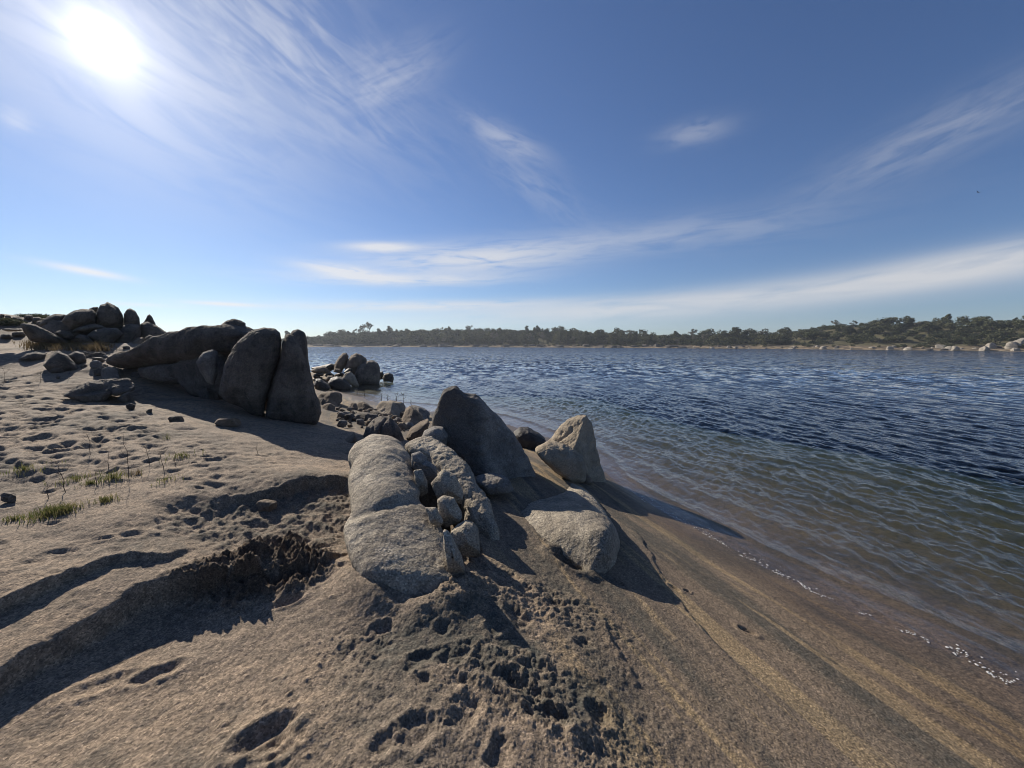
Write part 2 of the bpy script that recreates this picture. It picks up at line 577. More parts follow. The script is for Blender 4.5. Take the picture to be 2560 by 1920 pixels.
grain2 = nt.n('ShaderNodeSeparateColor', Color=vg.outputs['Color'])
base = nt.mix(.6, base, nt.ramp(grain2.outputs[1], [(0, .65), (.5, 1.0), (1, 1.35)]), 'MULTIPLY')
base = nt.mix(wet, base, nt.mix(1.0, base, (.52, .49, .46), 'MULTIPLY'))
bmp0 = nt.n('ShaderNodeBump', Strength=1.0, Distance=.006, Height=nt.noise(pos, 38, 4, .6))
bmp = nt.n('ShaderNodeBump', Strength=nt.m('SUBTRACT', 1.0, nt.m('MULTIPLY', wet, .9)), Distance=.0026, Height=nt.m('ADD', n3, nt.m('MULTIPLY', vg.outputs['Distance'], -.8)), Normal=bmp0.outputs[0])
bs = nt.n('ShaderNodeBsdfPrincipled', Base_Color=base, Roughness=nt.m('SUBTRACT', .92, nt.m('MULTIPLY', wet, .5)), Normal=bmp.outputs[0])
bs.inputs['Specular IOR Level'].default_value = .25
finish(nt, bs.outputs[0])

# ---- terrain mesh
dense = np.radians(np.linspace(-66, 66, 1060))
azs = np.concatenate([dense, np.radians(np.linspace(67, 293, 90))])
rs = np.concatenate([[.05], log_steps(.45, 30, .0038), log_steps(31, 900, .04)])
tx, ty, tf = polar_grid(azs, rs, True)
th, gold_a, dark_a, wet_a, slope_a, soil_a = full_h(tx, ty)
me = np_mesh('shore_ground', np.stack([tx, ty, th], 1), tf, True,
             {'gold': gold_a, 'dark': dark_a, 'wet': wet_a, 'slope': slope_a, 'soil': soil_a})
ground = link('ground', me, mat_sand)
tag(ground, kind='structure')
TERR = (azs, rs, th.reshape(len(rs), len(azs)))

# ------------------------------------------------------------------ water
mat_water, nt = new_mat('lake_water')
pos = nt.n('ShaderNodeNewGeometry').outputs['Position']
mp = nt.n('ShaderNodeMapping', Vector=pos)
mp.inputs['Rotation'].default_value = (0, 0, math.radians(-35))
mp.inputs['Scale'].default_value = (1, .45, 1)
dist = nt.n('ShaderNodeVectorMath', {'operation': 'LENGTH'}, i0=pos).outputs['Value']
nA = nt.noise(mp.outputs[0], 9, 3, .6)
b1 = nt.n('ShaderNodeBump', Strength=1.0, Distance=.017, Height=nA)
nz = nt.n('ShaderNodeTexNoise', Vector=mp.outputs[0], Scale=1.5, Detail=5.0, Roughness=.6, Distortion=.2).outputs['Color']
gust = nt.sm(nt.noise(pos, .035, 3), .3, .7, .88, 1.12)
off = nt.n('ShaderNodeVectorMath', {'operation': 'SUBTRACT'}, i0=nz, i1=(.5, .5, .5)).outputs[0]
sl = nt.n('ShaderNodeVectorMath', {'operation': 'MULTIPLY'}, i0=off, i1=(1.05, 1.05, 0)).outputs[0]
sl = nt.n('ShaderNodeVectorMath', {'operation': 'SCALE'}, i0=sl, Scale=gust).outputs[0]
bias = nt.n('ShaderNodeVectorMath', {'operation': 'SCALE'}, i0=(-.015, -.085, 0), Scale=nt.sm(dist, 50, 220, 1.0, 1.9)).outputs[0]
sl = nt.n('ShaderNodeVectorMath', {'operation': 'ADD'}, i0=sl, i1=bias).outputs[0]
nn = nt.n('ShaderNodeVectorMath', {'operation': 'ADD'}, i0=sl, i1=(0, 0, 1)).outputs[0]
nn = nt.n('ShaderNodeVectorMath', {'operation': 'NORMALIZE'}, i0=nn).outputs[0]
mv = nt.n('ShaderNodeMix', {'data_type': 'VECTOR'}, i0=nt.sm(dist, 9, 38))
nt.t.links.new(b1.outputs[0], mv.inputs[4])
nt.t.links.new(nn, mv.inputs[5])
b2 = nt.n('ShaderNodeVectorMath', {'operation': 'NORMALIZE'}, i0=mv.outputs[1])
bf = nt.n('ShaderNodeNewGeometry').outputs['Backfacing']
nC = nt.noise(mp.outputs[0], .22, 6, .6, .3)
b2 = nt.n('ShaderNodeBump', Strength=nt.sm(dist, 40, 160, .0, 1.0), Distance=1.1, Height=nC, Normal=b2.outputs[0])
fr = nt.n('ShaderNodeFresnel', IOR=nt.m('ADD', 1.33, nt.m('MULTIPLY', bf, 1 / 1.33 - 1.33)), Normal=b2.outputs[0])
gl = nt.n('ShaderNodeBsdfGlossy', Color=(1, 1, 1, 1), Roughness=.03, Normal=b2.outputs[0])
tr = nt.n('ShaderNodeBsdfTransparent', Color=(1, 1, 1, 1))
mx = nt.n('ShaderNodeMixShader', i0=fr.outputs[0], i1=tr.outputs[0], i2=gl.outputs[0])
va = nt.n('ShaderNodeVolumeAbsorption', Color=(.46, .62, .42, 1), Density=.5)
finish(nt, mx.outputs[0], va.outputs[0])

wazs = np.radians(np.linspace(-70, 110, 1150))
wrs = np.concatenate([log_steps(1.4, 45, .0042), log_steps(46, 760, .02)])
wx_, wy_, wf = polar_grid(wazs, wrs, False)
bed = base_h(wx_.astype(float), wy_.astype(float)).astype(F32)
depthf = sstep(.0, .22, -bed)
wz = np.zeros_like(wx_)
wr_ = np.hypot(wx_, wy_)
rg = np.random.RandomState(5)
main = math.atan2(-.37, -.93)
NW = 64
for i in range(NW):
    lam = .10 * (1.5 / .10) ** ((i + rg.rand()) / NW)
    k = 2 * math.pi / lam
    spread = .45 if lam > .5 else .8
    a = main + rg.normal() * spread - .25
    amp = .0064 * lam ** .62 * (1 if lam < .7 else .65)
    fade = 1 - sstep(lam * 60, lam * 150, wr_)
    ph = k * (wx_ * math.cos(a) + wy_ * math.sin(a)) + rg.rand() * 6.28 + .8 * perlin2(wx_ * .35 / lam ** .5, wy_ * .35 / lam ** .5, i)
    wz += (amp * fade * (np.sin(ph) + .25 * np.cos(2 * ph))).astype(F32)
gust = .75 + .5 * perlin2(wx_ * .12, wy_ * .12, 91)
wz *= (.18 + .82 * depthf) * gust
# the small swash wave that rolls up the sand
slope_loc = .13
dshore = -bed / slope_loc
jit = .10 * fbm2((wx_ * SHDIR[0] + wy_ * SHDIR[1]) * .9, wx_ * 0, 3, 93)
q = dshore - .38 - jit
nearm = 1 - sstep(14, 24, wr_)
wz += nearm * .032 * np.where(q < 0, np.exp(-(q / .026) ** 2), np.exp(-(q / .16) ** 2)).astype(F32)
q2_ = dshore - .95 - jit * 1.5
wz += nearm * .022 * np.where(q2_ < 0, np.exp(-(q2_ / .10) ** 2), np.exp(-(q2_ / .25) ** 2)).astype(F32)
# close the body of water: skirt and bottom
wv = np.stack([wx_, wy_, wz], 1)
na, nr = len(wazs), len(wrs)
rim = np.concatenate([np.arange(na), na * np.arange(1, nr) + na - 1, (nr - 1) * na + np.arange(na - 2, -1, -1), na * np.arange(nr - 2, 0, -1)])
low = wv[rim].copy()
low[:, 2] = -14
off = len(wv)
k = len(rim)
sk = np.stack([rim, np.roll(rim, -1), off + (np.arange(k) + 1) % k, off + np.arange(k)], 1)
cidx = off + k
wv = np.concatenate([wv, low, [[0, 300, -14]]])
bt = np.stack([off + np.arange(k), off + (np.arange(k) + 1) % k, np.full(k, cidx), np.full(k, cidx)], 1)
me = np_mesh('lake', wv, np.concatenate([wf, sk]), True)
bmw = bmesh.new()
bmw.from_mesh(me)
bmw.verts.ensure_lookup_table()
lowring = [bmw.verts[off + i] for i in range(k)]
for i in range(k):
    bmw.faces.new((lowring[i], lowring[(i + 1) % k], bmw.verts[cidx]))
bmw.to_mesh(me)
bmw.free()
water = link('lake_water', me, mat_water)
tag(water, kind='structure')

# ------------------------------------------------------------------ rocks
def rock_mat(name, c1, c2, c3, speck=1.0, bump=.006, grain=90.0, stain=.5, rough=.9, face=None):
    m, nt = new_mat(name)
    tc = nt.n('ShaderNodeTexCoord').outputs['Object']
    a = nt.noise(tc, 2.2, 5, .6)
    b = nt.noise(tc, 9, 5, .65)
    c = nt.noise(tc, grain, 3, .7)
    v = nt.n('ShaderNodeTexVoronoi', Vector=tc, Scale=grain * 1.5)
    col = nt.mix(nt.sm(a, .35, .68), c1, c2)
    col = nt.mix(nt.m('MULTIPLY', nt.sm(b, .52, .75), stain), col, c3)
    wpos = nt.n('ShaderNodeNewGeometry').outputs['Position']
    st = nt.n('ShaderNodeMapping', Vector=wpos)
    st.inputs['Scale'].default_value = (5, 5, .7)
    bd = nt.n('ShaderNodeMapping', Vector=wpos)
    bd.inputs['Scale'].default_value = (.25, .25, 3.2)
    col = nt.mix(1.0, col, nt.ramp(nt.noise(st.outputs[0], 1.0, 4, .6), [(.3, .72), (.5, 1.0), (.72, 1.22)]), 'MULTIPLY')
    col = nt.mix(1.0, col, nt.ramp(nt.noise(bd.outputs[0], 1.0, 3, .6), [(.32, .78), (.5, 1.0), (.68, 1.2)]), 'MULTIPLY')
    if face:  # darkens the left and front: shade painted into the colour along with a stain
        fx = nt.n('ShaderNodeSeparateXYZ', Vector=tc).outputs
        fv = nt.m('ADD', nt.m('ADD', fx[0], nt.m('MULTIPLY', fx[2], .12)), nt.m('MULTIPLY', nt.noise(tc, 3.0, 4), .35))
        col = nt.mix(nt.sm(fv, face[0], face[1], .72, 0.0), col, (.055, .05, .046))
    g = nt.n('ShaderNodeSeparateColor', Color=v.outputs['Color'])
    col = nt.mix(speck, col, nt.ramp(g.outputs[0], [(0, .45), (.25, .85), (.75, 1.05), (1, 1.6)]), 'MULTIPLY')
    col = nt.mix(.7 * speck, col, nt.ramp(c, [(.3, .6), (.5, 1.0), (.7, 1.4)]), 'MULTIPLY')
    bb = nt.n('ShaderNodeBump', Strength=1.0, Distance=bump * 4, Height=b)
    bc = nt.n('ShaderNodeBump', Strength=1.0, Distance=bump, Height=nt.m('ADD', c, nt.m('MULTIPLY', nt.noise(tc, grain * .35, 3, .6), 1.5)), Normal=bb.outputs[0])
    bs = nt.n('ShaderNodeBsdfPrincipled', Base_Color=col, Roughness=rough, Normal=bc.outputs[0])
    bs.inputs['Specular IOR Level'].default_value = .2
    finish(nt, bs.outputs[0])
    return m


M_PALE = rock_mat('pale_granite', (.31, .27, .21), (.245, .21, .165), (.15, .125, .095), .9, .007, 70)
M_GREY = rock_mat('grey_granite', (.20, .185, .165), (.145, .13, .115), (.075, .066, .055), .8, .006, 80, .7)
M_CONE = rock_mat('stained_shaded_granite', (.23, .21, .185), (.175, .158, .14), (.09, .08, .068), .8, .006, 80, .6, .9, (.22, .42))
M_TAN = rock_mat('tan_granite', (.31, .255, .185), (.26, .22, .17), (.16, .132, .10), .7, .006, 90, .5)
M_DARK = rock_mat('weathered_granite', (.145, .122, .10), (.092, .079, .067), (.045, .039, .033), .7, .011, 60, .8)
M_BROWN = rock_mat('brown_stone', (.20, .155, .11), (.13, .10, .075), (.07, .055, .042), .5, .007, 60, .6)
M_WET = rock_mat('wet_stone', (.06, .052, .045), (.04, .035, .03), (.025, .022, .02), .4, .008, 60, .6, .6)
M_FAR = rock_mat('far_granite', (.40, .36, .30), (.30, .27, .23), (.16, .14, .12), .2, .1, 1.5, .7)
M_FARD = rock_mat('far_dark_stone', (.13, .115, .10), (.09, .08, .07), (.05, .045, .04), .2, .1, 1.5, .7)

_ico = {}
def ico(sub):
    if sub not in _ico:
        bm = bmesh.new()
        bmesh.ops.create_icosphere(bm, subdivisions=sub, radius=1)
        bm.verts.ensure_lookup_table()
        v = np.array([v.co[:] for v in bm.verts])
        f = np.array([[w.index for w in p.verts] for p in bm.faces])
        bm.free()
        _ico[sub] = (v / np.linalg.norm(v, axis=1)[:, None], f)
    return _ico[sub]


def c1(*p): return [(x * .36166, 700 + y * .36166) for x, y in p]
def c2(*p): return [(700 + x * .36166, 700 + y * .36166) for x, y in p]
def c3(*p): return [(800 + x * .36166, 900 + y * .36166) for x, y in p]
def z1(*p): return [(680 + x * .19892, 850 + y * .19892) for x, y in p]
def z2(*p): return [(x * .19892, 740 + y * .19892) for x, y in p]

NROCK = [0]


def rock(name, label, pts, r=None, rp=None, rx=None, base=None, Tf=.4, Tb=.5, e=.8, sub=5, amp=(.05, .015, .004), mat=None, group=None,
         cuts=(), grooves=(), cat='boulder', seed=None, ctr=None, off=0.0, strata=0.0, grow=1.0, et=None, taper=0.0, rg=None, sink=0.0):
    """a stone whose outline from the water-side path is given in photo positions; it sits at range r (or on the plane rp / rx) with real
    thickness Tf towards the viewer and Tb away, cut by flat fracture planes and roughened"""
    NROCK[0] += 1
    seed = seed if seed is not None else NROCK[0] * 3
    P = np.array(pts, float)
    P = P.mean(0) + (P - P.mean(0)) * grow
    if base is not None:
        g = ground_hit(*base)
        r = math.hypot(g[0], g[1]) + Tf * .6 + off
    # resample ring
    Q = np.concatenate([np.linspace(P[i], P[(i + 1) % len(P)], 24, endpoint=False) for i in range(len(P))])

    def rng_at(px, py):
        if rp:
            return 1 / np.interp(py, *([rp[2], rp[0]], [1 / rp[3], 1 / rp[1]])) if rp[2] < rp[0] else None
        if rx:
            return np.interp(px, [rx[0], rx[2]], [rx[1], rx[3]])
        return r
    if rg:
        G = [ground_hit(a, b) for a, b in P]
        ring = np.concatenate([np.linspace(G[i], G[(i + 1) % len(P)], 24, endpoint=False) for i in range(len(P))])
        ring[:, 2] -= sink
    else:
        ring = np.array([at_range(a, b, rng_at(a, b)) for a, b in Q])
    cp = np.array(ctr) if ctr is not None else (P.min(0) + P.max(0)) / 2 * .4 + Q.mean(0) * .6
    c = ring.mean(0) if rg else at_range(cp[0], cp[1], rng_at(*cp))
    X = ring - c
    if rp or rx or rg:
        u_, s_, vt = np.linalg.svd(X - X.mean(0), full_matrices=False)
        n = vt[2]
        toc = np.array([0, 0, H]) - c
        if n @ toc < 0:
            n = -n
        e1 = np.cross([0, 0, 1.0], n)
    else:
        n = np.array([-c[0], -c[1], 0])
        e1 = np.cross([0, 0, 1.0], n)
    n /= np.linalg.norm(n)
    e1 /= np.linalg.norm(e1)
    e2 = np.cross(n, e1)
    a, b, w = X @ e1, X @ e2, X @ n
    th = np.arctan2(b, a)
    o = np.argsort(th)
    th, R, w = th[o], np.hypot(a, b)[o], w[o]
    grid = np.linspace(-math.pi, math.pi, 361)
    Rg = np.interp(grid, th, R, period=2 * math.pi)
    Wg = np.interp(grid, th, w, period=2 * math.pi)
    ker = np.array([1, 2, 3, 2, 1.]) / 9
    for arr in (Rg, Wg):
        arr[:] = np.convolve(np.concatenate([arr[-3:-1], arr, arr[1:3]]), ker, 'valid')
    V, Fc = ico(sub)
    t = np.arctan2(V[:, 1], V[:, 0])
    s = np.hypot(V[:, 0], V[:, 1])
    sc = np.sign(V[:, 2]) * np.abs(V[:, 2]) ** e
    sp = s ** e
    Rv = np.interp(t, grid, Rg)
    Wv = np.interp(t, grid, Wg)
    st = np.sign(V[:, 2]) * np.abs(V[:, 2]) ** (et or e)
    bt_ = Rv * np.sin(t) * sp
    tpr = 1 - taper * np.clip(.5 - bt_ / (np.ptp(b) + 1e-9), 0, 1)
    L = np.stack([Rv * np.cos(t) * sp, bt_, Wv * sp + np.where(st > 0, Tf * tpr, Tb) * st], 1)
    size = float(np.sqrt(np.mean(R ** 2)))
    for (nx, ny, nz, hh) in cuts:                      # fracture planes, in the stone's own axes; hh in stone sizes
        nv = np.array([nx, ny, nz], float)
        nv /= np.linalg.norm(nv)
        dd = L @ nv - hh * size
        k_ = .06 * size
        L -= nv * (k_ * np.log1p(np.exp(np.clip(dd / k_, -30, 30))))[:, None]
    pw = c + L[:, :1] * e1 + L[:, 1:2] * e2 + L[:, 2:] * n
    # roughen along normals
    def normals(p):
        fn = np.cross(p[Fc[:, 1]] - p[Fc[:, 0]], p[Fc[:, 2]] - p[Fc[:, 0]])
        vn = np.zeros_like(p)
        for q_ in range(3):
            np.add.at(vn, Fc[:, q_], fn)
        return vn / (np.linalg.norm(vn, axis=1)[:, None] + 1e-12)
    vn = normals(pw)
    dsp = size * amp[0] * fbm3(pw / size * 1.6, 3, seed)
    q_ = fbm3(pw / size * 6, 3, seed + 7)
    dsp = dsp + size * amp[1] * (q_ - np.abs(q_) * .6)
    if amp[2] and sub >= 5:
        dsp = dsp + amp[2] * fbm3(pw * 22, 3, seed + 13, .6)
    if strata:
        dsp = dsp + strata * np.sin(pw[:, 2] * 60 + 6 * perlin3(pw * 1.5, seed))
    for gpts, gd, gw in grooves:                       # cracks
        gp = np.array(gpts)
        xx, yy = project(pw)
        best = np.full(len(pw), 1e9)
        for i in range(len(gp) - 1):
            A, B = gp[i], gp[i + 1]
            d_ = B - A
            tt = np.clip(((xx - A[0]) * d_[0] + (yy - A[1]) * d_[1]) / (d_ @ d_), 0, 1)
            best = np.minimum(best, np.hypot(xx - A[0] - tt * d_[0], yy - A[1] - tt * d_[1]))
        dsp = dsp - gd * np.exp(-(best / gw) ** 2) * (V[:, 2] > 0)
    pw = pw + vn * np.asarray(dsp)[:, None]
    c = c.copy()
    me = np_mesh(name, pw - c, Fc, True)
    ob = link(name, me, mat)
    ob.location = c
    tag(ob, label, cat, group)
    return ob


def slab(name, label, pts, rp, prof, u0=0.0, pl=.5, pr=.5, Tb=.4, nv=260, nu=200, amp=(.04, .012, .004), mat=None, cat='boulder', group=None, seed=1, grooves=(), size=.5, gl=None):
    """a long rounded stone: cross sections between the left and right edge of its outline, arched by prof (0 near end .. 1 far end)"""
    NROCK[0] += 1
    P = np.array(pts, float)
    Q = np.concatenate([np.linspace(P[i], P[(i + 1) % len(P)], 60, endpoint=False) for i in range(len(P))])
    y0, y1 = P[:, 1].min(), P[:, 1].max()
    vv = (1 - np.cos(np.linspace(0, math.pi, nv))) / 2
    rows, lo, hi = y1 + (y0 - y1) * vv, np.empty(nv), np.empty(nv)
    win = (y1 - y0) / nv * 2.5
    for i, yy in enumerate(rows):
        sel = Q[np.abs(Q[:, 1] - yy) < max(win, 2.0)]
        lo[i], hi[i] = sel[:, 0].min(), sel[:, 0].max()
    ker = np.ones(9) / 9
    for arr in (lo, hi):
        arr[4:-4] = np.convolve(arr, ker, 'valid')
    rr_ = 1 / np.interp(rows, [rp[2], rp[0]], [1 / rp[3], 1 / rp[1]])
    a_, b_ = at_range((lo[5] + hi[5]) / 2, rows[5], rr_[5]), at_range((lo[-6] + hi[-6]) / 2, rows[-6], rr_[-6])
    ax = (b_ - a_) / np.linalg.norm(b_ - a_)
    sd_ = np.cross(ax, [0, 0, 1.0])
    sd_ /= np.linalg.norm(sd_)
    n = np.cross(sd_, ax)
    T = np.interp(vv, [p[0] for p in prof], [p[1] for p in prof])
    T = np.convolve(np.concatenate([T[:8][::-1] * 0 + T[0], T, T[-8:] * 0 + T[-1]]), np.ones(17) / 17, 'valid')
    u = -np.cos(np.linspace(0, math.pi, nu))
    s_ = np.where(u < u0, (u - u0) / (1 + u0), (u - u0) / (1 - u0))
    f_top = np.where(u < u0, np.maximum(1 - s_ ** 2, 0) ** pl, np.maximum(1 - s_ ** 2, 0) ** pr)
    f_bot = -np.sqrt(np.maximum(1 - u ** 2, 0))
    endf = np.sqrt(np.maximum(1 - (2 * vv - 1) ** 8, 0))
    if gl is not None:
        kk = np.linspace(0, nv - 1, 14).astype(int)
        gL = np.array([ground_hit(lo[q], rows[q]) for q in kk]) - [0, 0, gl]
        gR = np.array([ground_hit(hi[q], rows[q]) for q in kk]) - [0, 0, gl]
        gL = np.stack([np.interp(np.arange(nv), kk, gL[:, q]) for q in range(3)], 1)
        gR = np.stack([np.interp(np.arange(nv), kk, gR[:, q]) for q in range(3)], 1)
        n = np.array([0, 0, 1.0])
    top = np.empty((nv, nu, 3))
    bot = np.empty((nv, nu, 3))
    for i in range(nv):
        L_, R_ = (gL[i], gR[i]) if gl is not None else (at_range(lo[i], rows[i], rr_[i]), at_range(hi[i], rows[i], rr_[i]))
        basep = L_ + (R_ - L_) * ((u + 1) / 2)[:, None]
        top[i] = basep + n * (f_top * T[i])[:, None]
        bot[i] = basep + n * (f_bot * Tb * endf[i])[:, None]
    loop = np.concatenate([top, bot[:, -2:0:-1]], 1)                 # nv x (2nu-2)
    m = loop.shape[1]
    pw = loop.reshape(-1, 3)
    i = np.arange(nv - 1)[:, None] * m
    j = np.arange(m)[None, :]
    Fc = np.stack([i + j, i + (j + 1) % m, i + m + (j + 1) % m, i + m + j], -1).reshape(-1, 4)
    fn = np.cross(pw[Fc[:, 2]] - pw[Fc[:, 0]], pw[Fc[:, 3]] - pw[Fc[:, 1]])
    vn = np.zeros_like(pw)
    for q_ in range(4):
        np.add.at(vn, Fc[:, q_], fn)
    vn /= np.linalg.norm(vn, axis=1)[:, None] + 1e-12
    if (vn[nv // 2 * m + nu // 2] @ n) < 0:
        vn, Fc = -vn, Fc[:, ::-1]
    dsp = size * amp[0] * fbm3(pw / size * 1.6, 3, seed)
    q_ = fbm3(pw / size * 6, 3, seed + 7)
    dsp = dsp + size * amp[1] * (q_ - np.abs(q_) * .6) + amp[2] * fbm3(pw * 22, 3, seed + 13, .6)
    for gpts, gd, gw in grooves:
        gp = np.array(gpts)
        xx, yy = project(pw)
        best = np.full(len(pw), 1e9)
        for k in range(len(gp) - 1):
            A, B = gp[k], gp[k + 1]
            d_ = B - A
            t_ = np.clip(((xx - A[0]) * d_[0] + (yy - A[1]) * d_[1]) / (d_ @ d_), 0, 1)
            best = np.minimum(best, np.hypot(xx - A[0] - t_ * d_[0], yy - A[1] - t_ * d_[1]))
        dsp = dsp - gd * np.exp(-(best / gw) ** 2)
    pw = pw + vn * np.asarray(dsp)[:, None]
    c = pw.mean(0)
    me = np_mesh(name, pw - c, Fc, True)
    bm_ = bmesh.new()
    bm_.from_mesh(me)
    bm_.verts.ensure_lookup_table()
    for r0 in (0, (nv - 1) * m):
        bm_.faces.new([bm_.verts[r0 + k] for k in range(m)])
    bmesh.ops.recalc_face_normals(bm_, faces=bm_.faces)
    bm_.to_mesh(me)
    bm_.free()
    ob = link(name, me, mat)
    ob.location = c
    return tag(ob, label, cat, group)


def blob_pts(x0, x1, y0, y1, seed, n=10, bury=.15):
    rr = random.Random(seed)
    cx, cy, rx, ry = (x0 + x1) / 2, (y0 + y1) / 2, (x1 - x0) / 2, (y1 - y0) / 2
    out = []
    for i in range(n):
        a = 2 * math.pi * (i + rr.uniform(-.25, .25)) / n
        k = rr.uniform(.88, 1.06)
        sx = math.copysign(abs(math.cos(a)) ** .8, math.cos(a))
        sy = math.copysign(abs(math.sin(a)) ** .8, math.sin(a))
        yy = cy + ry * k * sy
        if sy > 0:
            yy += ry * bury
        out.append((cx + rx * k * sx, yy))
    return out


def stone(label, x0, x1, y0, y1, mat, T=None, group=None, seed=None, sub=4, cat='rock', name='rock', cutn=4, base=None, amp=(.08, .03, .003)):
    seed = seed or NROCK[0] * 7 + 3
    rr = random.Random(seed)
    g = ground_hit((x0 + x1) / 2, base or y1)
    rg_ = math.hypot(g[0], g[1])
    wid = (x1 - x0) / FPX * rg_ * .8
    T = T or wid * .4
    cuts = [(rr.uniform(-1, 1), rr.uniform(-.3, 1), rr.uniform(-.2, 1), rr.uniform(.55, .85)) for _ in range(cutn)]
    return rock(name, label, blob_pts(x0, x1, y0, y1, seed), r=rg_ + T * .6, Tf=T, Tb=T, sub=sub, amp=amp, mat=mat, group=group,
                cuts=cuts, cat=cat, seed=seed)


# --- the stones close by
slab('boulder', 'big pale pitted slab, humpbacked, rising from the sand in the foreground',
     c3((400, 520), (460, 532), (530, 570), (580, 610), (620, 680), (640, 760), (660, 830), (690, 900), (700, 1000), (745, 1060), (800, 1120),
        (850, 1175), (875, 1260), (905, 1340), (930, 1420), (960, 1520), (930, 1590), (860, 1650), (780, 1700), (680, 1700), (560, 1640), (400, 1570),
        (280, 1500), (205, 1390), (178, 1250), (182, 1150), (225, 1050), (222, 950), (202, 850), (200, 790), (238, 720), (195, 690), (202, 650),
        (260, 600), (330, 545)),
     (1510, 2.3, 1088, 5.0), [(0, .0), (.05, .05), (.12, .085), (.3, .105), (.45, .10), (.52, .13), (.65, .15), (.85, .17), (.95, .12), (1, .02)], u0=-.1, pl=.6, pr=.5, Tb=.4,
     amp=(.035, .006, .0022), mat=M_PALE, seed=41, grooves=[(c3((240, 1090), (330, 1050), (450, 1000), (600, 965), (700, 960)), .022, 12)])
slab('boulder', 'long grey broken slab with a split edge, behind the pale foreground slab',
     c3((590, 605), (640, 565), (700, 540), (770, 533), (840, 570), (900, 630), (960, 690), (1010, 740), (1050, 800), (1080, 880), (1120, 940),
        (1160, 1000), (1190, 1080), (1225, 1160), (1240, 1250), (1200, 1300), (1120, 1200), (1040, 1150), (1000, 1080), (960, 1000), (900, 950),
        (830, 900), (800, 800), (730, 700), (640, 660)),
     (1370, 3.25, 1093, 4.9), [(0, .0), (.08, .10), (.3, .16), (.6, .17), (.85, .14), (1, .02)], u0=.0, pl=.4, pr=.5, Tb=.45,
     amp=(.05, .02, .003), mat=M_PALE, seed=52, grooves=[(c3((930, 820), (960, 900), (975, 960), (940, 1010)), .03, 4)])
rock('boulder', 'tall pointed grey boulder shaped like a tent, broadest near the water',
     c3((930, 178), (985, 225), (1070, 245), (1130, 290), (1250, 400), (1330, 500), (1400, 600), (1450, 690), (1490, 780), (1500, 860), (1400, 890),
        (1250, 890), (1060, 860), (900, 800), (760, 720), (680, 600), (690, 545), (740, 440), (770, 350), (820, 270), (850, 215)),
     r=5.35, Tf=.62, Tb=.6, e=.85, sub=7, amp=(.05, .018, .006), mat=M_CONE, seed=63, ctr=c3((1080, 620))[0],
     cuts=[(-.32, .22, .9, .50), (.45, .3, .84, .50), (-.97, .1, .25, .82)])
rock('rock', 'rounded grey knob against the left foot of the tall pointed boulder',
     c3((690, 560), (720, 500), (790, 465), (850, 470), (880, 520), (870, 600), (800, 660), (700, 640)), r=5.0, Tf=.18, Tb=.3, sub=5, mat=M_GREY, cat='rock')
slab('boulder', 'low pale whaleback boulder half buried in sand, undercut at its near end',
     c3((1700, 880), (1740, 862), (1830, 895), (1900, 965), (1960, 1045), (2010, 1125), (2050, 1205), (2070, 1285), (2050, 1380), (2015, 1450),
        (1960, 1490), (1880, 1480), (1800, 1410), (1720, 1350), (1600, 1290), (1480, 1200), (1400, 1110), (1360, 1050), (1420, 1000), (1560, 975),
        (1640, 950), (1680, 920)),
     (1440, 2.95, 1208, 4.6), [(0, .0), (.05, .15), (.2, .27), (.5, .22), (.8, .12), (1, .03)], u0=.35, pl=.9, pr=.5, Tb=.3, amp=(.03, .006, .002), mat=M_PALE, seed=71, gl=.015)
rock('boulder', 'pale upright cone boulder standing at the edge of the water',
     c3((1785, 378), (1850, 382), (1890, 450), (1910, 550), (1926, 650), (1946, 750), (1988, 850), (1970, 920), (1850, 900), (1700, 800), (1560, 680),
        (1470, 615), (1560, 560), (1620, 500), (1700, 425)),
     r=6.0, Tf=.35, Tb=.45, e=.85, sub=6, amp=(.05, .02, .005), mat=M_TAN, seed=83, cuts=[(-.6, .5, .6, .45), (.6, .2, .7, .45)],
     grooves=[(c3((1740, 470), (1735, 490), (1680, 540), (1640, 570)), .03, 4)])
rock('boulder', 'smooth brown lobe leaning on the pale cone boulder',
     c3((1480, 615), (1580, 570), (1680, 580), (1760, 620), (1820, 680), (1845, 750), (1830, 830), (1760, 840), (1660, 790), (1570, 720)),
     r=5.65, Tf=.25, Tb=.3, sub=6, amp=(.05, .015, .004), mat=M_TAN, seed=87)
rock('rock', 'low brown chip lying in front of the pale cone boulder',
     c3((1760, 800), (1800, 780), (1860, 800), (1890, 840), (1850, 870), (1780, 860)), base=c3((1830, 850))[0], Tf=.1, Tb=.1, sub=4, mat=M_BROWN, cat='rock')
rock('rock', 'dark round rock in the water between the two pointed boulders',
     c3((1340, 500), (1380, 472), (1440, 475), (1510, 510), (1560, 548), (1540, 620), (1440, 640), (1350, 600)), r=8.0, Tf=.35, Tb=.4, sub=5,
     mat=M_WET, cat='rock')
rock('rock', 'flat dark slab lying in shade under the tall pointed boulder',
     c3((1075, 815), (1150, 800), (1250, 800), (1310, 840), (1338, 890), (1250, 910), (1130, 900)), r=4.35, Tf=.22, Tb=.2, sub=5, mat=M_GREY, cat='rock')
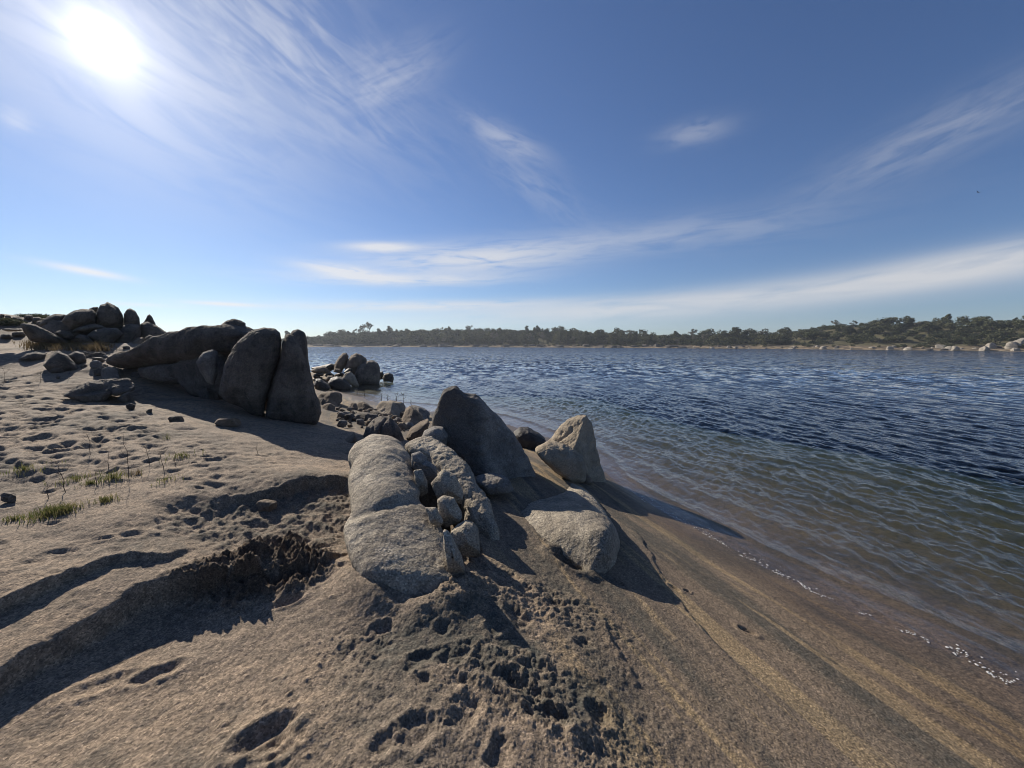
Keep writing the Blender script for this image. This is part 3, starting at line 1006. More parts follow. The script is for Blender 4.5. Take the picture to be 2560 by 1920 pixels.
# fragments in the split
FR = 'fragments in the split of the broken slab'
for lab, pp, rr_, tf_ in [
    ('dark filler stone added as shade deep in the split behind the other fragments', ((640, 700), (760, 740), (840, 900), (880, 1060), (880, 1190), (800, 1150), (730, 1040), (680, 900)), 3.75, .05),  # added filler, blackens the split where there is only shade
    ('angular grey block wedged high in the split between the two slabs', ((640, 670), (690, 655), (735, 690), (725, 740), (680, 775), (640, 740)), 3.95, .09),
    ('rounded dark fragment inside the split below the top block', ((690, 760), (740, 720), (795, 760), (800, 820), (750, 860), (700, 840)), 3.85, .1),
    ('narrow grey sliver lying along the pale slab edge in the split', ((655, 790), (700, 780), (735, 850), (735, 910), (700, 940), (670, 880)), 3.6, .08),
    ('large angular pale block broken from the edge of the long slab', ((780, 880), (860, 800), (930, 830), (975, 930), (960, 985), (890, 950), (830, 960)), 3.55, .12),
    ('pale squared block in the middle of the split', ((820, 1000), (860, 978), (920, 990), (968, 1080), (940, 1110), (870, 1155), (830, 1080)), 3.1, .1),
    ('dark low fragment at the bottom of the split beside the pale slab', ((735, 1050), (800, 1050), (840, 1120), (820, 1150), (770, 1120)), 2.95, .07),
    ('rounded pale fragment on the sand at the lower mouth of the split', ((900, 1230), (940, 1190), (1010, 1153), (1060, 1170), (1100, 1210), (1108, 1290), (1100, 1370), (1000, 1370), (920, 1310)), 2.85, .13),
    ('thin cracked flake leaning on the near right flank of the pale slab', ((850, 1180), (880, 1200), (930, 1290), (980, 1380), (1005, 1480), (985, 1570), (930, 1560), (880, 1420), (850, 1290)), 2.5, .08)]:
    rock('rock', lab, c3(*pp), r=rr_, grow=1.0 if 'flake' in lab or 'lower mouth' in lab else 1.22, Tf=tf_, Tb=tf_ * 1.4, sub=5, amp=(.03, .02, .002), mat=M_PALE if 'pale' in lab.split(' in ')[0] else M_DARK if 'deep' in lab else M_GREY, group=FR, cat='rock',
         cuts=[(.6, .45, .6, .5), (-.6, .25, .7, .45), (.1, .85, .5, .62), (-.1, -.45, .85, .42)], e=.45)

# --- twin boulders and the long boulder
rock('boulder', 'broad dark upright boulder, left one of the split pair by the long boulder',
     c1((1520, 780), (1530, 700), (1550, 600), (1600, 480), (1660, 410), (1740, 350), (1820, 330), (1900, 335), (1937, 370), (1940, 440), (1920, 560),
        (1880, 680), (1840, 800), (1815, 940), (1740, 930), (1650, 870), (1555, 830)),
     r=8.75, Tf=.55, Tb=1.0, e=.72, sub=7, amp=(.04, .016, .006), mat=M_DARK, seed=101,
     grooves=[(c1((1600, 480), (1570, 600), (1560, 760)), .03, 2.5), (c1((1880, 380), (1840, 560), (1790, 640)), .018, 2)])
rock('boulder', 'narrow dark standing boulder, right one of the split pair',
     c1((1838, 940), (1850, 800), (1890, 680), (1930, 560), (1960, 420), (1985, 368), (2035, 382), (2085, 470), (2130, 600), (2160, 720), (2200, 820),
        (2225, 910), (2190, 990), (2050, 1000), (1920, 970)),
     r=8.6, Tf=.5, Tb=.9, e=.72, sub=7, amp=(.035, .016, .006), mat=M_DARK, seed=104,
     grooves=[(c1((1960, 820), (1940, 880), (1935, 960)), .03, 2.5), (c1((2080, 560), (2110, 700), (2120, 800)), .018, 2)])
rock('boulder', 'rounded dark boulder top showing behind the narrow standing boulder',
     c1((2000, 420), (2010, 352), (2060, 337), (2110, 358), (2127, 420), (2132, 520), (2145, 640), (2185, 800), (2100, 930), (1950, 960), (1830, 930), (1790, 800), (1870, 600), (1955, 450)),
     r=9.7, Tf=.4, Tb=.5, e=.75, sub=5, amp=(.03, .01, .004), mat=M_DARK, seed=107)  # lower left outline extended to darken the shaded gap between the pair
rock('boulder', 'very long low dark boulder sloping up towards the split pair',
     c1((765, 590), (800, 540), (900, 500), (1050, 450), (1150, 405), (1250, 360), (1380, 330), (1520, 315), (1620, 313), (1700, 335), (1760, 380), (1700, 480),
        (1580, 530), (1500, 555), (1350, 565), (1200, 585), (1050, 600), (900, 605)),
     rx=(275, 12.2, 640, 9.6), Tf=.5, Tb=.8, e=.8, sub=7, amp=(.05, .02, .008), mat=M_DARK, seed=111)
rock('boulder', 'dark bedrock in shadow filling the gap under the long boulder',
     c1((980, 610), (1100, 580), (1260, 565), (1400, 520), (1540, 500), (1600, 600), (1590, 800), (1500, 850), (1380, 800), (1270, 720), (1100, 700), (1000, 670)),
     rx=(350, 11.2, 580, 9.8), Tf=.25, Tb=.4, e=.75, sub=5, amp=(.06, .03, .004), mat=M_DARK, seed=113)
rock('rock', 'rough cap rock perched on the top end of the long low boulder',
     c1((1510, 325), (1560, 285), (1620, 267), (1660, 280), (1695, 300), (1703, 340), (1620, 350)), r=10.3, Tf=.35, Tb=.4, sub=5, amp=(.08, .04, .004), mat=M_DARK, cat='rock')
rock('rock', 'grey wedge rock standing under the right end of the long boulder',
     c1((1355, 570), (1400, 500), (1470, 478), (1506, 500), (1503, 640), (1480, 725), (1430, 705), (1385, 640)), r=9.2, Tf=.25, Tb=.3, e=.65, sub=5, mat=M_GREY, cat='rock')
rock('rock', 'pale grey cracked rock lying below the middle of the long boulder',
     c1((1045, 670), (1080, 600), (1160, 573), (1250, 595), (1258, 690), (1180, 720), (1090, 715)), base=c1((1150, 708))[0], Tf=.3, Tb=.35, sub=5, mat=M_GREY, cat='rock',
     grooves=[(c1((1215, 640), (1200, 680), (1175, 700)), .02, 3)])
RB = 'broken rocks below the long boulder'
for lab, pp in [('blocky dark rock on top of the broken pile under the long boulder', ((1290, 660), (1340, 630), (1385, 660), (1390, 720), (1350, 780), (1300, 740))),
                ('squared grey block in the broken pile left of the split pair', ((1350, 720), (1400, 685), (1440, 720), (1430, 780), (1370, 780))),
                ('lowest dark block of the broken pile, half in the sand', ((1370, 780), (1430, 740), (1505, 760), (1510, 830), (1440, 845), (1390, 830))),
                ('small brown rock at the left foot of the broad upright boulder', ((1560, 790), (1600, 770), (1620, 820), (1600, 850), (1560, 830)))]:
    x, y = np.array(c1(*pp)).mean(0)
    rock('rock', lab, c1(*pp), base=(x, max(q[1] for q in c1(*pp)) - 4), Tf=.2, Tb=.3, e=.6, sub=4, amp=(.1, .04, .003), mat=M_DARK, group=RB, cat='rock',
         cuts=[(.5, .5, .6, .65), (-.6, .3, .6, .65)])
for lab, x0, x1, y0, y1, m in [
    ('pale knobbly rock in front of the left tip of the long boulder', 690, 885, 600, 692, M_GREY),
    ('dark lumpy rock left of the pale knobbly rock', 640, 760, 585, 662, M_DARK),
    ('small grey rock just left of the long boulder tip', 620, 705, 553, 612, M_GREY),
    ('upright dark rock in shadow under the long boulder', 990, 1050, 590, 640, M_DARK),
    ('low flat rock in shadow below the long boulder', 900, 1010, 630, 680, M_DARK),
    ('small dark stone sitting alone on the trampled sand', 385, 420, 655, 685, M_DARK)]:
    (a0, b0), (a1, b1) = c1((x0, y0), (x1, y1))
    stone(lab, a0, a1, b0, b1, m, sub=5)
rock('rock', 'long dark layered slab lying on the trampled sand',
     c1((430, 800), (520, 745), (620, 705), (760, 692), (900, 686), (928, 710), (925, 760), (850, 790), (760, 800), (700, 850), (560, 850), (500, 825)),
     base=c1((700, 838))[0], Tf=.25, Tb=.5, e=.6, sub=6, amp=(.08, .03, .004), mat=M_DARK, cat='rock', cuts=[(0, .9, .5, .30)],
     grooves=[(c1((480, 800), (600, 765), (760, 735), (770, 790)), .05, 4)])
rock('rock', 'small dark wedge beside the right end of the layered slab', c1((800, 830), (850, 785), (900, 770), (900, 840), (850, 850)),
     base=c1((860, 840))[0], Tf=.12, Tb=.15, sub=4, mat=M_DARK, cat='rock')
rock('rock', 'dark mound rock with sloping top on the left bank',
     c1((300, 590), (350, 530), (400, 490), (470, 520), (530, 590), (540, 620), (460, 650), (350, 650)), base=c1((400, 635))[0], Tf=.35, Tb=.5, sub=5, mat=M_DARK, cat='rock')
rock('rock', 'small rounded rock at the near foot of the dark mound rock', c1((345, 620), (370, 602), (420, 600), (450, 625), (430, 645), (350, 645)),
     base=c1((400, 643))[0], Tf=.15, Tb=.2, sub=4, mat=M_DARK, cat='rock')
rock('rock', 'low dark rock to the left of the mound rock', c1((120, 550), (180, 510), (250, 495), (320, 510), (310, 550), (200, 560)),
     base=c1((230, 552))[0], Tf=.4, Tb=.4, sub=4, mat=M_DARK, cat='rock')
rock('rock', 'dark rough rock directly right of the mound rock', c1((470, 520), (520, 490), (580, 505), (600, 555), (550, 590), (500, 580)),
     base=c1((550, 580))[0], Tf=.3, Tb=.3, sub=4, mat=M_DARK, cat='rock')

# --- rock cluster on the ridge, left
RG = 'rock cluster on the left ridge'
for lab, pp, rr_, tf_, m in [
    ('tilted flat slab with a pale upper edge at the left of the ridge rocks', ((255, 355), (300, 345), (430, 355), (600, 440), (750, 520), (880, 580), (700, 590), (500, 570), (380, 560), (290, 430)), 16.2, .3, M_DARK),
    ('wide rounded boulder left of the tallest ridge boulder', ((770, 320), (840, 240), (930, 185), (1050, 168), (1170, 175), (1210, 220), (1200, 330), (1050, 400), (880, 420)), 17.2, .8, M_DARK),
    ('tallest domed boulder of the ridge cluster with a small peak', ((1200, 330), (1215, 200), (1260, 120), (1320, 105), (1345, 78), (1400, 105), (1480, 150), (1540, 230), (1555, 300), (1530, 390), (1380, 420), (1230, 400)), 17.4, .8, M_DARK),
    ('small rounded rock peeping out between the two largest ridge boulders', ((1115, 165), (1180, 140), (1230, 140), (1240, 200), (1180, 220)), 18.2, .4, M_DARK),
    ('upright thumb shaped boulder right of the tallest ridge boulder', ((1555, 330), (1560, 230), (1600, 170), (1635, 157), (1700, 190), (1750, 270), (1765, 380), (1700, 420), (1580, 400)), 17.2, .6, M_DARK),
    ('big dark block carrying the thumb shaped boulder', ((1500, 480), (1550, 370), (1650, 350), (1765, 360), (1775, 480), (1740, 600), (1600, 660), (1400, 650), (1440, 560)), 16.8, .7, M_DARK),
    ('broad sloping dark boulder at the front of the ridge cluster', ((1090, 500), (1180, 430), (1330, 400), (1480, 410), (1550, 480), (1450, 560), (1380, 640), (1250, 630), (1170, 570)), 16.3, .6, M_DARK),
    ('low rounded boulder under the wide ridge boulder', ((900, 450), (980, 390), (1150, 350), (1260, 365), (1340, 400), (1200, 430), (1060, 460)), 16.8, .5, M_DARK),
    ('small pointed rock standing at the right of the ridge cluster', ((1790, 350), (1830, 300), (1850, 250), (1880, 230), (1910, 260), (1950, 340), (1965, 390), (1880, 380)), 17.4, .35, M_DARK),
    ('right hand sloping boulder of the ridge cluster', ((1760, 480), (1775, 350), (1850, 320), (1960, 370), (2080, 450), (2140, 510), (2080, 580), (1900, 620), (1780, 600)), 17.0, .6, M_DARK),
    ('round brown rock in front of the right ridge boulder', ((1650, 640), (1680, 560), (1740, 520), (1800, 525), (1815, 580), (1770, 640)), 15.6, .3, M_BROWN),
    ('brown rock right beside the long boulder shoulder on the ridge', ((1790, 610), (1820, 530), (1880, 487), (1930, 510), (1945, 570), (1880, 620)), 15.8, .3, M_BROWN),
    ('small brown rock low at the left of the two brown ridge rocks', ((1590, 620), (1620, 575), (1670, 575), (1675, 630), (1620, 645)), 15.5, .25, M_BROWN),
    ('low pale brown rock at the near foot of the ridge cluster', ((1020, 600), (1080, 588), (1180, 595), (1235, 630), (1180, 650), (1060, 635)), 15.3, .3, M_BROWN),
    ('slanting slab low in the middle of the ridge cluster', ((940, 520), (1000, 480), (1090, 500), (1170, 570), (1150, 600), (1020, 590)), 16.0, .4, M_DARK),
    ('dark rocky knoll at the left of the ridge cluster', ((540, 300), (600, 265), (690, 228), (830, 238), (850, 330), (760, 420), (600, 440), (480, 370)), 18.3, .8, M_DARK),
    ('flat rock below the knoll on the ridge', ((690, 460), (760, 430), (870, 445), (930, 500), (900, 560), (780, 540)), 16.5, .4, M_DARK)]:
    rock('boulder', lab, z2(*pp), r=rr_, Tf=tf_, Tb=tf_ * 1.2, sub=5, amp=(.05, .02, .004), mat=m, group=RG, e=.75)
rock('boulder', 'dark bedrock hump that carries the ridge boulders', z2((380, 560), (500, 400), (600, 300), (800, 300), (1000, 300), (1400, 320), (1700, 340), (1850, 420), (2050, 560), (1900, 660), (1300, 660), (900, 620)),
     r=18.2, Tf=1.2, Tb=1.5, sub=6, amp=(.05, .03, .01), mat=M_DARK, e=.8)
for i, (x0, x1, y0, y1) in enumerate([(0, 60, 225, 260), (60, 140, 235, 300), (150, 230, 262, 310), (300, 420, 240, 290), (200, 300, 275, 330), (400, 520, 262, 330), (100, 260, 300, 350), (440, 560, 310, 380), (0, 120, 300, 350), (150, 330, 440, 500), (0, 160, 470, 530)]):
    (a0, b0), (a1, b1) = z2((x0, y0), (x1, y1 + 10))
    rock('rock', 'weathered brown rock along the skyline of the left bank', blob_pts(a0, a1, b0, b1, 60 + i), base=((a0 + a1) / 2, b1), Tf=.4, Tb=.5, sub=4, amp=(.1, .05, .003), mat=M_BROWN if i % 2 else M_DARK,
         group='rocks on the left skyline', cat='rock', seed=60 + i)
rock('rock', 'thin pale sunlit slab on the bank at the left edge of the view', z2((10, 420), (60, 412), (180, 415), (300, 428), (250, 440), (90, 445)), r=16.2, Tf=.5, Tb=.6, sub=4, mat=M_PALE, cat='rock')
rock('rock', 'thin pale sliver of stone on the ground left of the long boulder tip', z2((1130, 772), (1300, 770), (1290, 782), (1170, 784)), r=13, Tf=.2, Tb=.2, sub=3, mat=M_PALE, cat='rock')
for lab, x0, x1, y0, y1, m in [('white stone below the big dark block on the ridge', 1290, 1380, 625, 670, M_PALE), ('tiny white stone right of the white stone on the ridge', 1388, 1428, 652, 682, M_PALE),
                               ('dark stone at the right foot of the ridge cluster', 1530, 1640, 630, 672, M_DARK),
                               ('flat reddish rock left of the long boulder tip', 1150, 1330, 780, 832, M_BROWN), ('low dark ledge rock above the pale sliver of stone', 1100, 1400, 712, 768, M_DARK)]:
    (a0, b0), (a1, b1) = z2((x0, y0), (x1, y1))
    stone(lab, a0, a1, b0, b1, m)

# --- rocks on the point in the lake
PG = 'rocks on the point in the lake'
for lab, pp, rr_, tf_, m in [
    ('tall leaning boulder, leftmost of the three big rocks on the point', ((770, 400), (790, 300), (840, 215), (890, 165), (940, 162), (960, 210), (950, 280), (900, 360), (860, 420)), 24.5, .8, M_BROWN),
    ('domed boulder in the middle of the three big rocks on the point', ((910, 360), (960, 240), (1000, 190), (1060, 165), (1120, 185), (1180, 230), (1200, 290), (1150, 420), (1000, 440)), 24.0, .9, M_BROWN),
    ('big dark split boulder at the water on the point', ((1040, 420), (1080, 330), (1150, 290), (1200, 262), (1270, 257), (1330, 290), (1357, 340), (1360, 450), (1350, 570), (1200, 580), (1090, 570), (1050, 500)), 23.2, .8, M_DARK),
    ('dark round rock in the lake off the tip of the point', ((1390, 470), (1410, 425), (1470, 413), (1520, 435), (1533, 490), (1520, 525), (1400, 520)), 23.5, .4, M_WET),
    ('dark rock just behind the big split boulder on the point', ((1350, 400), (1390, 395), (1405, 430), (1390, 490), (1355, 500)), 24.0, .3, M_WET),
    ('pale angular rock in front of the split boulder on the point', ((880, 470), (930, 410), (980, 395), (1020, 425), (1060, 490), (1095, 570), (1060, 600), (980, 560)), 22.0, .5, M_TAN),
    ('large dark oval boulder at the near side of the point', ((700, 540), (740, 480), (820, 462), (900, 480), (960, 530), (1000, 590), (970, 640), (850, 650), (730, 610)), 20.8, .7, M_WET),
    ('dark rock left of the oval boulder on the point', ((520, 560), (550, 490), (610, 490), (700, 550), (740, 600), (700, 640), (560, 640)), 20.0, .6, M_WET),
    ('brown rock behind the oval boulder on the point', ((660, 500), (700, 450), (760, 450), (800, 480), (720, 520)), 22.0, .4, M_BROWN),
    ('low brown rock at the left of the point', ((480, 385), (560, 345), (640, 332), (700, 360), (750, 420), (640, 420), (520, 410)), 24.0, .6, M_BROWN),
    ('long dark rock behind the low brown rock of the point', ((480, 350), (600, 330), (740, 295), (800, 310), (790, 360), (720, 400), (560, 390)), 25.0, .6, M_WET),
    ('small flat rock at the foot of the leaning boulder', ((770, 400), (790, 360), (860, 365), (860, 410)), 22.8, .3, M_BROWN),
    ('dark low rock between the leaning boulder and the split boulder', ((900, 400), (960, 350), (1010, 360), (1010, 420), (930, 430)), 22.9, .4, M_WET)]:
    rock('boulder', lab, z1(*pp), r=rr_, Tf=tf_, Tb=tf_ * 1.2, sub=5, amp=(.05, .02, .004), mat=m, group=PG, e=.75)
rr = random.Random(4)
for i in range(26):
    x0, y0 = rr.uniform(490, 860), rr.uniform(400, 520)
    w = rr.uniform(50, 110)
    (a0, b0), (a1, b1) = z1((x0, y0), (x0 + w, y0 + w * .55))
    g = at_z((a0 + a1) / 2, b1, .15)
    rg_ = math.hypot(g[0], g[1])
    rock('rock', 'small dark stone in the jumble on the inner side of the point', blob_pts(a0, a1, b0, b1, i), r=min(rg_, 23.5), Tf=.3, Tb=.3, sub=3,
         amp=(.08, .04, 0), mat=M_WET if i % 3 else M_BROWN, group='small stones in the jumble on the point', cat='stone', seed=i)

# --- rocks on the beach behind the slabs
BG = 'rocks on the small beach'
for lab, pp, m, tf_ in [
    ('smooth brown boulder with a lit flat top, right of the narrow standing boulder', ((560, 720), (600, 680), (700, 650), (830, 655), (890, 690), (885, 760), (830, 820), (700, 810), (600, 780)), M_BROWN, .6),
    ('dark rock low against the foot of the narrow standing boulder', ((590, 740), (640, 730), (690, 800), (640, 830), (590, 800)), M_DARK, .3),
    ('brown pointed rock left of the beach rubble', ((615, 850), (660, 810), (730, 798), (800, 835), (790, 880), (720, 895), (640, 870)), M_BROWN, .3),
    ('long brown rock with a curved back beside the little beach', ((1040, 860), (1080, 790), (1150, 782), (1220, 820), (1320, 890), (1200, 880), (1100, 880)), M_BROWN, .35),
    ('rounded brown rock left of the curved back rock', ((960, 840), (1000, 790), (1060, 800), (1080, 860), (1000, 890)), M_BROWN, .3),
    ('big squared tan block at the edge of the bay', ((1300, 850), (1360, 775), (1500, 775), (1640, 790), (1685, 850), (1650, 960), (1560, 970), (1420, 920)), M_TAN, .55),
    ('dark sloping boulder right of the squared tan block', ((1630, 1000), (1680, 880), (1730, 840), (1800, 880), (1900, 960), (1880, 1050), (1720, 1070)), M_BROWN, .5),
    ('cracked grey rock at the water left of the tall pointed boulder', ((1690, 850), (1760, 825), (1850, 845), (1940, 880), (1990, 930), (1960, 1010), (1880, 980), (1780, 900)), M_GREY, .4),
    ('flat dark slab lying among the beach rubble', ((1010, 960), (1080, 920), (1200, 918), (1330, 950), (1350, 990), (1200, 1020), (1060, 1000)), M_DARK, .35),
    ('dark rock in front of the squared tan block', ((1210, 910), (1290, 890), (1400, 920), (1450, 960), (1350, 970)), M_DARK, .3),
    ('grey rounded pebble rock below the squared tan block', ((1520, 1000), (1570, 970), (1620, 990), (1620, 1040), (1550, 1040)), M_GREY, .2)]:
    P_ = z1(*pp)
    b_ = max(P_, key=lambda q: q[1])
    rock('boulder', lab, P_, base=(sum(q[0] for q in P_) / len(P_), b_[1] - 3), Tf=tf_, Tb=tf_, sub=5, amp=(.06, .025, .004), mat=m, group=BG, e=.7,
         cuts=[(.6, .5, .5, .75), (-.5, .7, .4, .7)])
rock('boulder', 'dark rounded boulder with vertical cracks, behind the pale foreground slab',
     c2((575, 1080), (600, 1020), (640, 975), (700, 950), (760, 955), (810, 1000), (850, 1080), (872, 1160), (800, 1190), (680, 1150), (600, 1130)),
     r=7.0, Tf=.4, Tb=.5, e=.75, sub=6, amp=(.04, .02, .004), mat=M_DARK, seed=131,
     grooves=[(c2((740, 950), (700, 1000), (690, 1060), (690, 1120)), .04, 3), (c2((770, 960), (785, 1020), (790, 1100)), .03, 3), (c2((650, 980), (640, 1040)), .03, 3)])
rock('boulder', 'brown wedge slab tilted against the left foot of the tall pointed boulder',
     c2((868, 1085), (900, 1035), (960, 995), (1030, 963), (1020, 1030), (960, 1120), (890, 1110)), r=7.3, Tf=.3, Tb=.3, e=.7, sub=5, mat=M_BROWN, seed=137)
rock('rock', 'small upright brown stone on the cracked boulder ridge', z1((1450, 960), (1470, 940), (1500, 960), (1500, 1000), (1460, 1000)), r=7.6, Tf=.07, Tb=.07, sub=3, mat=M_BROWN, cat='stone')
rock('rock', 'low brown bank rock in shade left of the cracked boulder', z1((900, 1290), (1000, 1220), (1040, 1180), (1080, 1290), (1000, 1310)), base=z1((1000, 1290))[0], Tf=.2, Tb=.3, sub=4, mat=M_BROWN, cat='rock')
rr = random.Random(9)
for i in range(150):
    u = rr.random()
    x0 = 790 + u * 880
    y0 = rr.uniform(820, 1010) + u * 60 + (60 if rr.random() < .3 else 0)
    w = rr.uniform(30, 80) if rr.random() < .75 else rr.uniform(80, 150)
    (a0, b0), (a1, b1) = z1((x0, y0), (x0 + w, y0 + w * .6))
    stone('small broken stone in the rubble on the beach behind the slabs', a0, a1, b0, b1, [M_BROWN, M_DARK, M_GREY, M_BROWN][i % 4], sub=3,
          group='small stones of the beach rubble', seed=300 + i, cat='stone', amp=(.08, .04, 0))
rr = random.Random(21)
for i in range(46):
    x0, y0 = rr.uniform(560, 1560), rr.uniform(560, 900)
    if x0 > 900:
        y0 = rr.uniform(690, 900)
    w = rr.uniform(25, 80)
    (a0, b0), (a1, b1) = z2((x0, y0), (x0 + w, y0 + w * .5))
    stone('small dark stone scattered on the bank left of the long boulder', a0, a1, b0, b1, [M_DARK, M_BROWN, M_GREY][i % 3], sub=3,
          group='small stones scattered on the left bank', seed=500 + i, cat='stone', amp=(.08, .04, 0))
for lab, x, y, w, h in [('flat dark stone on the sand left of the long shadow', 1225, 960, 140, 50), ('flat brown stone at the edge of the long shadow', 1590, 980, 210, 60),
                        ('dark stick shaped stone near the layered slab', 905, 870, 70, 60), ('small dark stone above the green sprig', 1035, 905, 60, 30),
                        ('dark stone in the sand right of the dry stems', 1415, 1225, 90, 34), ('small dark stone just below the stone by the dry stems', 1345, 1270, 60, 34),
                        ('dark flat stone at the left edge of the view', 60, 1500, 130, 60), ('stone with a flat top in the dug hollow', 1850, 1560, 160, 70)]:
    (a0, b0), (a1, b1) = c1((x - w / 2, y - h / 2), (x + w / 2, y + h / 2))
    stone(lab, a0, a1, b0, b1, M_BROWN if 'brown' in lab or 'hollow' in lab else M_DARK, T=(a1 - a0) / FPX * 1.5, cat='stone', sub=4)

# ------------------------------------------------------------------ dried plants and grass
mat_grass, nt = new_mat('grass_blade')
oi = nt.n('ShaderNodeObjectInfo')
tc = nt.n('ShaderNodeTexCoord').outputs['Object']
gcol = nt.mix(nt.sm(nt.noise(tc, 14, 2), .3, .7), (.055, .085, .02), (.23, .20, .085))
d_ = nt.n('ShaderNodeBsdfDiffuse', Color=gcol)
t_ = nt.n('ShaderNodeBsdfTranslucent', Color=gcol)
finish(nt, nt.n('ShaderNodeMixShader', i0=.4, i1=d_.outputs[0], i2=t_.outputs[0]).outputs[0])
mat_dry, nt = new_mat('dry_stem')
tc = nt.n('ShaderNodeTexCoord').outputs['Object']
gcol = nt.mix(nt.noise(tc, 12, 2), (.20, .15, .08), (.09, .065, .04))
d_ = nt.n('ShaderNodeBsdfDiffuse', Color=gcol)
t_ = nt.n('ShaderNodeBsdfTranslucent', Color=gcol)
finish(nt, nt.n('ShaderNodeMixShader', i0=.3, i1=d_.outputs[0], i2=t_.outputs[0]).outputs[0])
mat_twig, nt = new_mat('dead_twig')
tc = nt.n('ShaderNodeTexCoord').outputs['Object']
bs = nt.n('ShaderNodeBsdfPrincipled', Base_Color=nt.mix(nt.noise(tc, 30, 2), (.07, .05, .04), (.035, .026, .022)), Roughness=.9)
finish(nt, bs.outputs[0])


def tri_blades(n, rad, hgt, rr, lean=.5, wid=.004):
    v, f = [], []
    for i in range(n):
        a, q = rr.uniform(0, 6.28), rad * min(1.15, abs(rr.gauss(0, .55)))
        x, y = q * math.cos(a), q * math.sin(a)
        h = hgt * rr.uniform(.4, 1.0)
        b = rr.uniform(0, 6.28)
        l = lean * h * rr.uniform(.2, 1)
        lx, ly = l * math.cos(b), l * math.sin(b)
        c = rr.uniform(0, 6.28)
        wx, wy = wid * math.cos(c), wid * math.sin(c)
        k = len(v)
        v += [(x - wx, y - wy, -.01), (x + wx, y + wy, -.01), (x + lx * .35 + wx * .7, y + ly * .35 + wy * .7, h * .6),
              (x + lx * .35 - wx * .7, y + ly * .35 - wy * .7, h * .6), (x + lx, y + ly, h), (x + lx, y + ly, h * .99)]
        f += [(k, k + 1, k + 2, k + 3), (k + 3, k + 2, k + 4, k + 5)]
    return np.array(v), np.array(f)


def terr_z(x, y):
    return float(full_h(np.array([x], F32), np.array([y], F32))[0][0])


rr = random.Random(3)
for lab, px, py, rad, hgt, n, m in [
    ('thick green grass tuft, largest of the tufts at the left edge', 122, 1282, .13, .07, 420, mat_grass),
    ('green grass tuft directly right of the largest tuft', 162, 1280, .11, .075, 300, mat_grass),
    ('small dark green tuft with a bare stem below the dry stems', 263, 1254, .10, .05, 240, mat_grass),
    ('thin yellow green grass patch at the upper left of the sand', 60, 1178, .22, .06, 150, mat_grass),
    ('sparse yellowish grass patch among the dry stems', 190, 1195, .16, .05, 160, mat_grass),
    ('wispy grass tuft left of the tallest dry stem', 285, 1198, .16, .09, 150, mat_grass),
    ('thin grass patch right of the dry stems by two dark stones', 455, 1150, .18, .05, 130, mat_grass),
    ('bright green sprig standing alone on the open sand', 419, 1100, .04, .10, 30, mat_grass),
    ('thin pale grass tuft in the bare sand right of the tufts', 415, 1205, .12, .05, 90, mat_grass),
    ('small green tuft under the wispy grass', 225, 1208, .09, .05, 130, mat_grass),
    ('low green clump at the very left under the largest tuft', 35, 1292, .10, .04, 120, mat_grass),
    ('tiny dry tuft between the sprig and the dry stems', 345, 1185, .05, .07, 40, mat_dry)]:
    g = ground_hit(px, py)
    v, f = tri_blades(int(n * .8), rad, hgt, rr, .8, .0022)
    o = link('grass_tuft', np_mesh('grass_tuft', v, f, False), m)
    o.location = (g[0], g[1], terr_z(g[0], g[1]))
    tag(o, lab, 'grass tuft', 'grass tufts on the sand')
# dry grass strip below the ridge rocks
v, f = [], []
for i in range(150):
    px, py = rr.uniform(70, 270), rr.uniform(858, 878)
    g = ground_hit(px, py)
    a, b = tri_blades(14, .25, .16, rr, .8, .008)
    a = a + np.array([g[0], g[1], gz(g[0], g[1])])
    f.append(b + sum(len(q) for q in v))
    v.append(a)
o = link('dry_grass', np_mesh('dry_grass', np.concatenate(v), np.concatenate(f), False), mat_dry)
tag(o, 'strip of dry yellow grass below the ridge rocks', 'grass', kind='stuff')


def tube(pts, r0, r1, sides=5):
    pts = [Vector(p) for p in pts]
    v, f = [], []
    n = len(pts)
    for i, p in enumerate(pts):
        d = (pts[min(i + 1, n - 1)] - pts[max(i - 1, 0)]).normalized()
        a = d.orthogonal().normalized()
        b = d.cross(a)
        r = r0 + (r1 - r0) * i / (n - 1)
        for s in range(sides):
            t = 2 * math.pi * s / sides
            v.append(p + a * (r * math.cos(t)) + b * (r * math.sin(t)))
    for i in range(n - 1):
        for s in range(sides):
            f.append((i * sides + s, i * sides + (s + 1) % sides, (i + 1) * sides + (s + 1) % sides, (i + 1) * sides + s))
    return np.array([q[:] for q in v]), np.array(f)


def joined(parts):
    v, f, k = [], [], 0
    for a, b in parts:
        v.append(a)
        f.append(b + k)
        k += len(a)
    return np.concatenate(v), np.concatenate(f)


def twig_mesh(h, rr, nb=3, r=.003):
    pts = [(0, 0, -.03)]
    x = y = 0
    for i in range(5):
        x += rr.uniform(-.06, .06) * h
        y += rr.uniform(-.06, .06) * h
        pts.append((x, y, h * (i + 1) / 5))
    parts = [tube(pts, r, r * .4)]
    for b in range(nb):
        i = rr.randint(1, 4)
        p = pts[i]
        a = rr.uniform(0, 6.28)
        l = h * rr.uniform(.12, .35)
        parts.append(tube([p, (p[0] + l * .5 * math.cos(a), p[1] + l * .5 * math.sin(a), p[2] + l * .4), (p[0] + l * .8 * math.cos(a), p[1] + l * .8 * math.sin(a), p[2] + l)], r * .6, r * .25))
    return joined(parts)


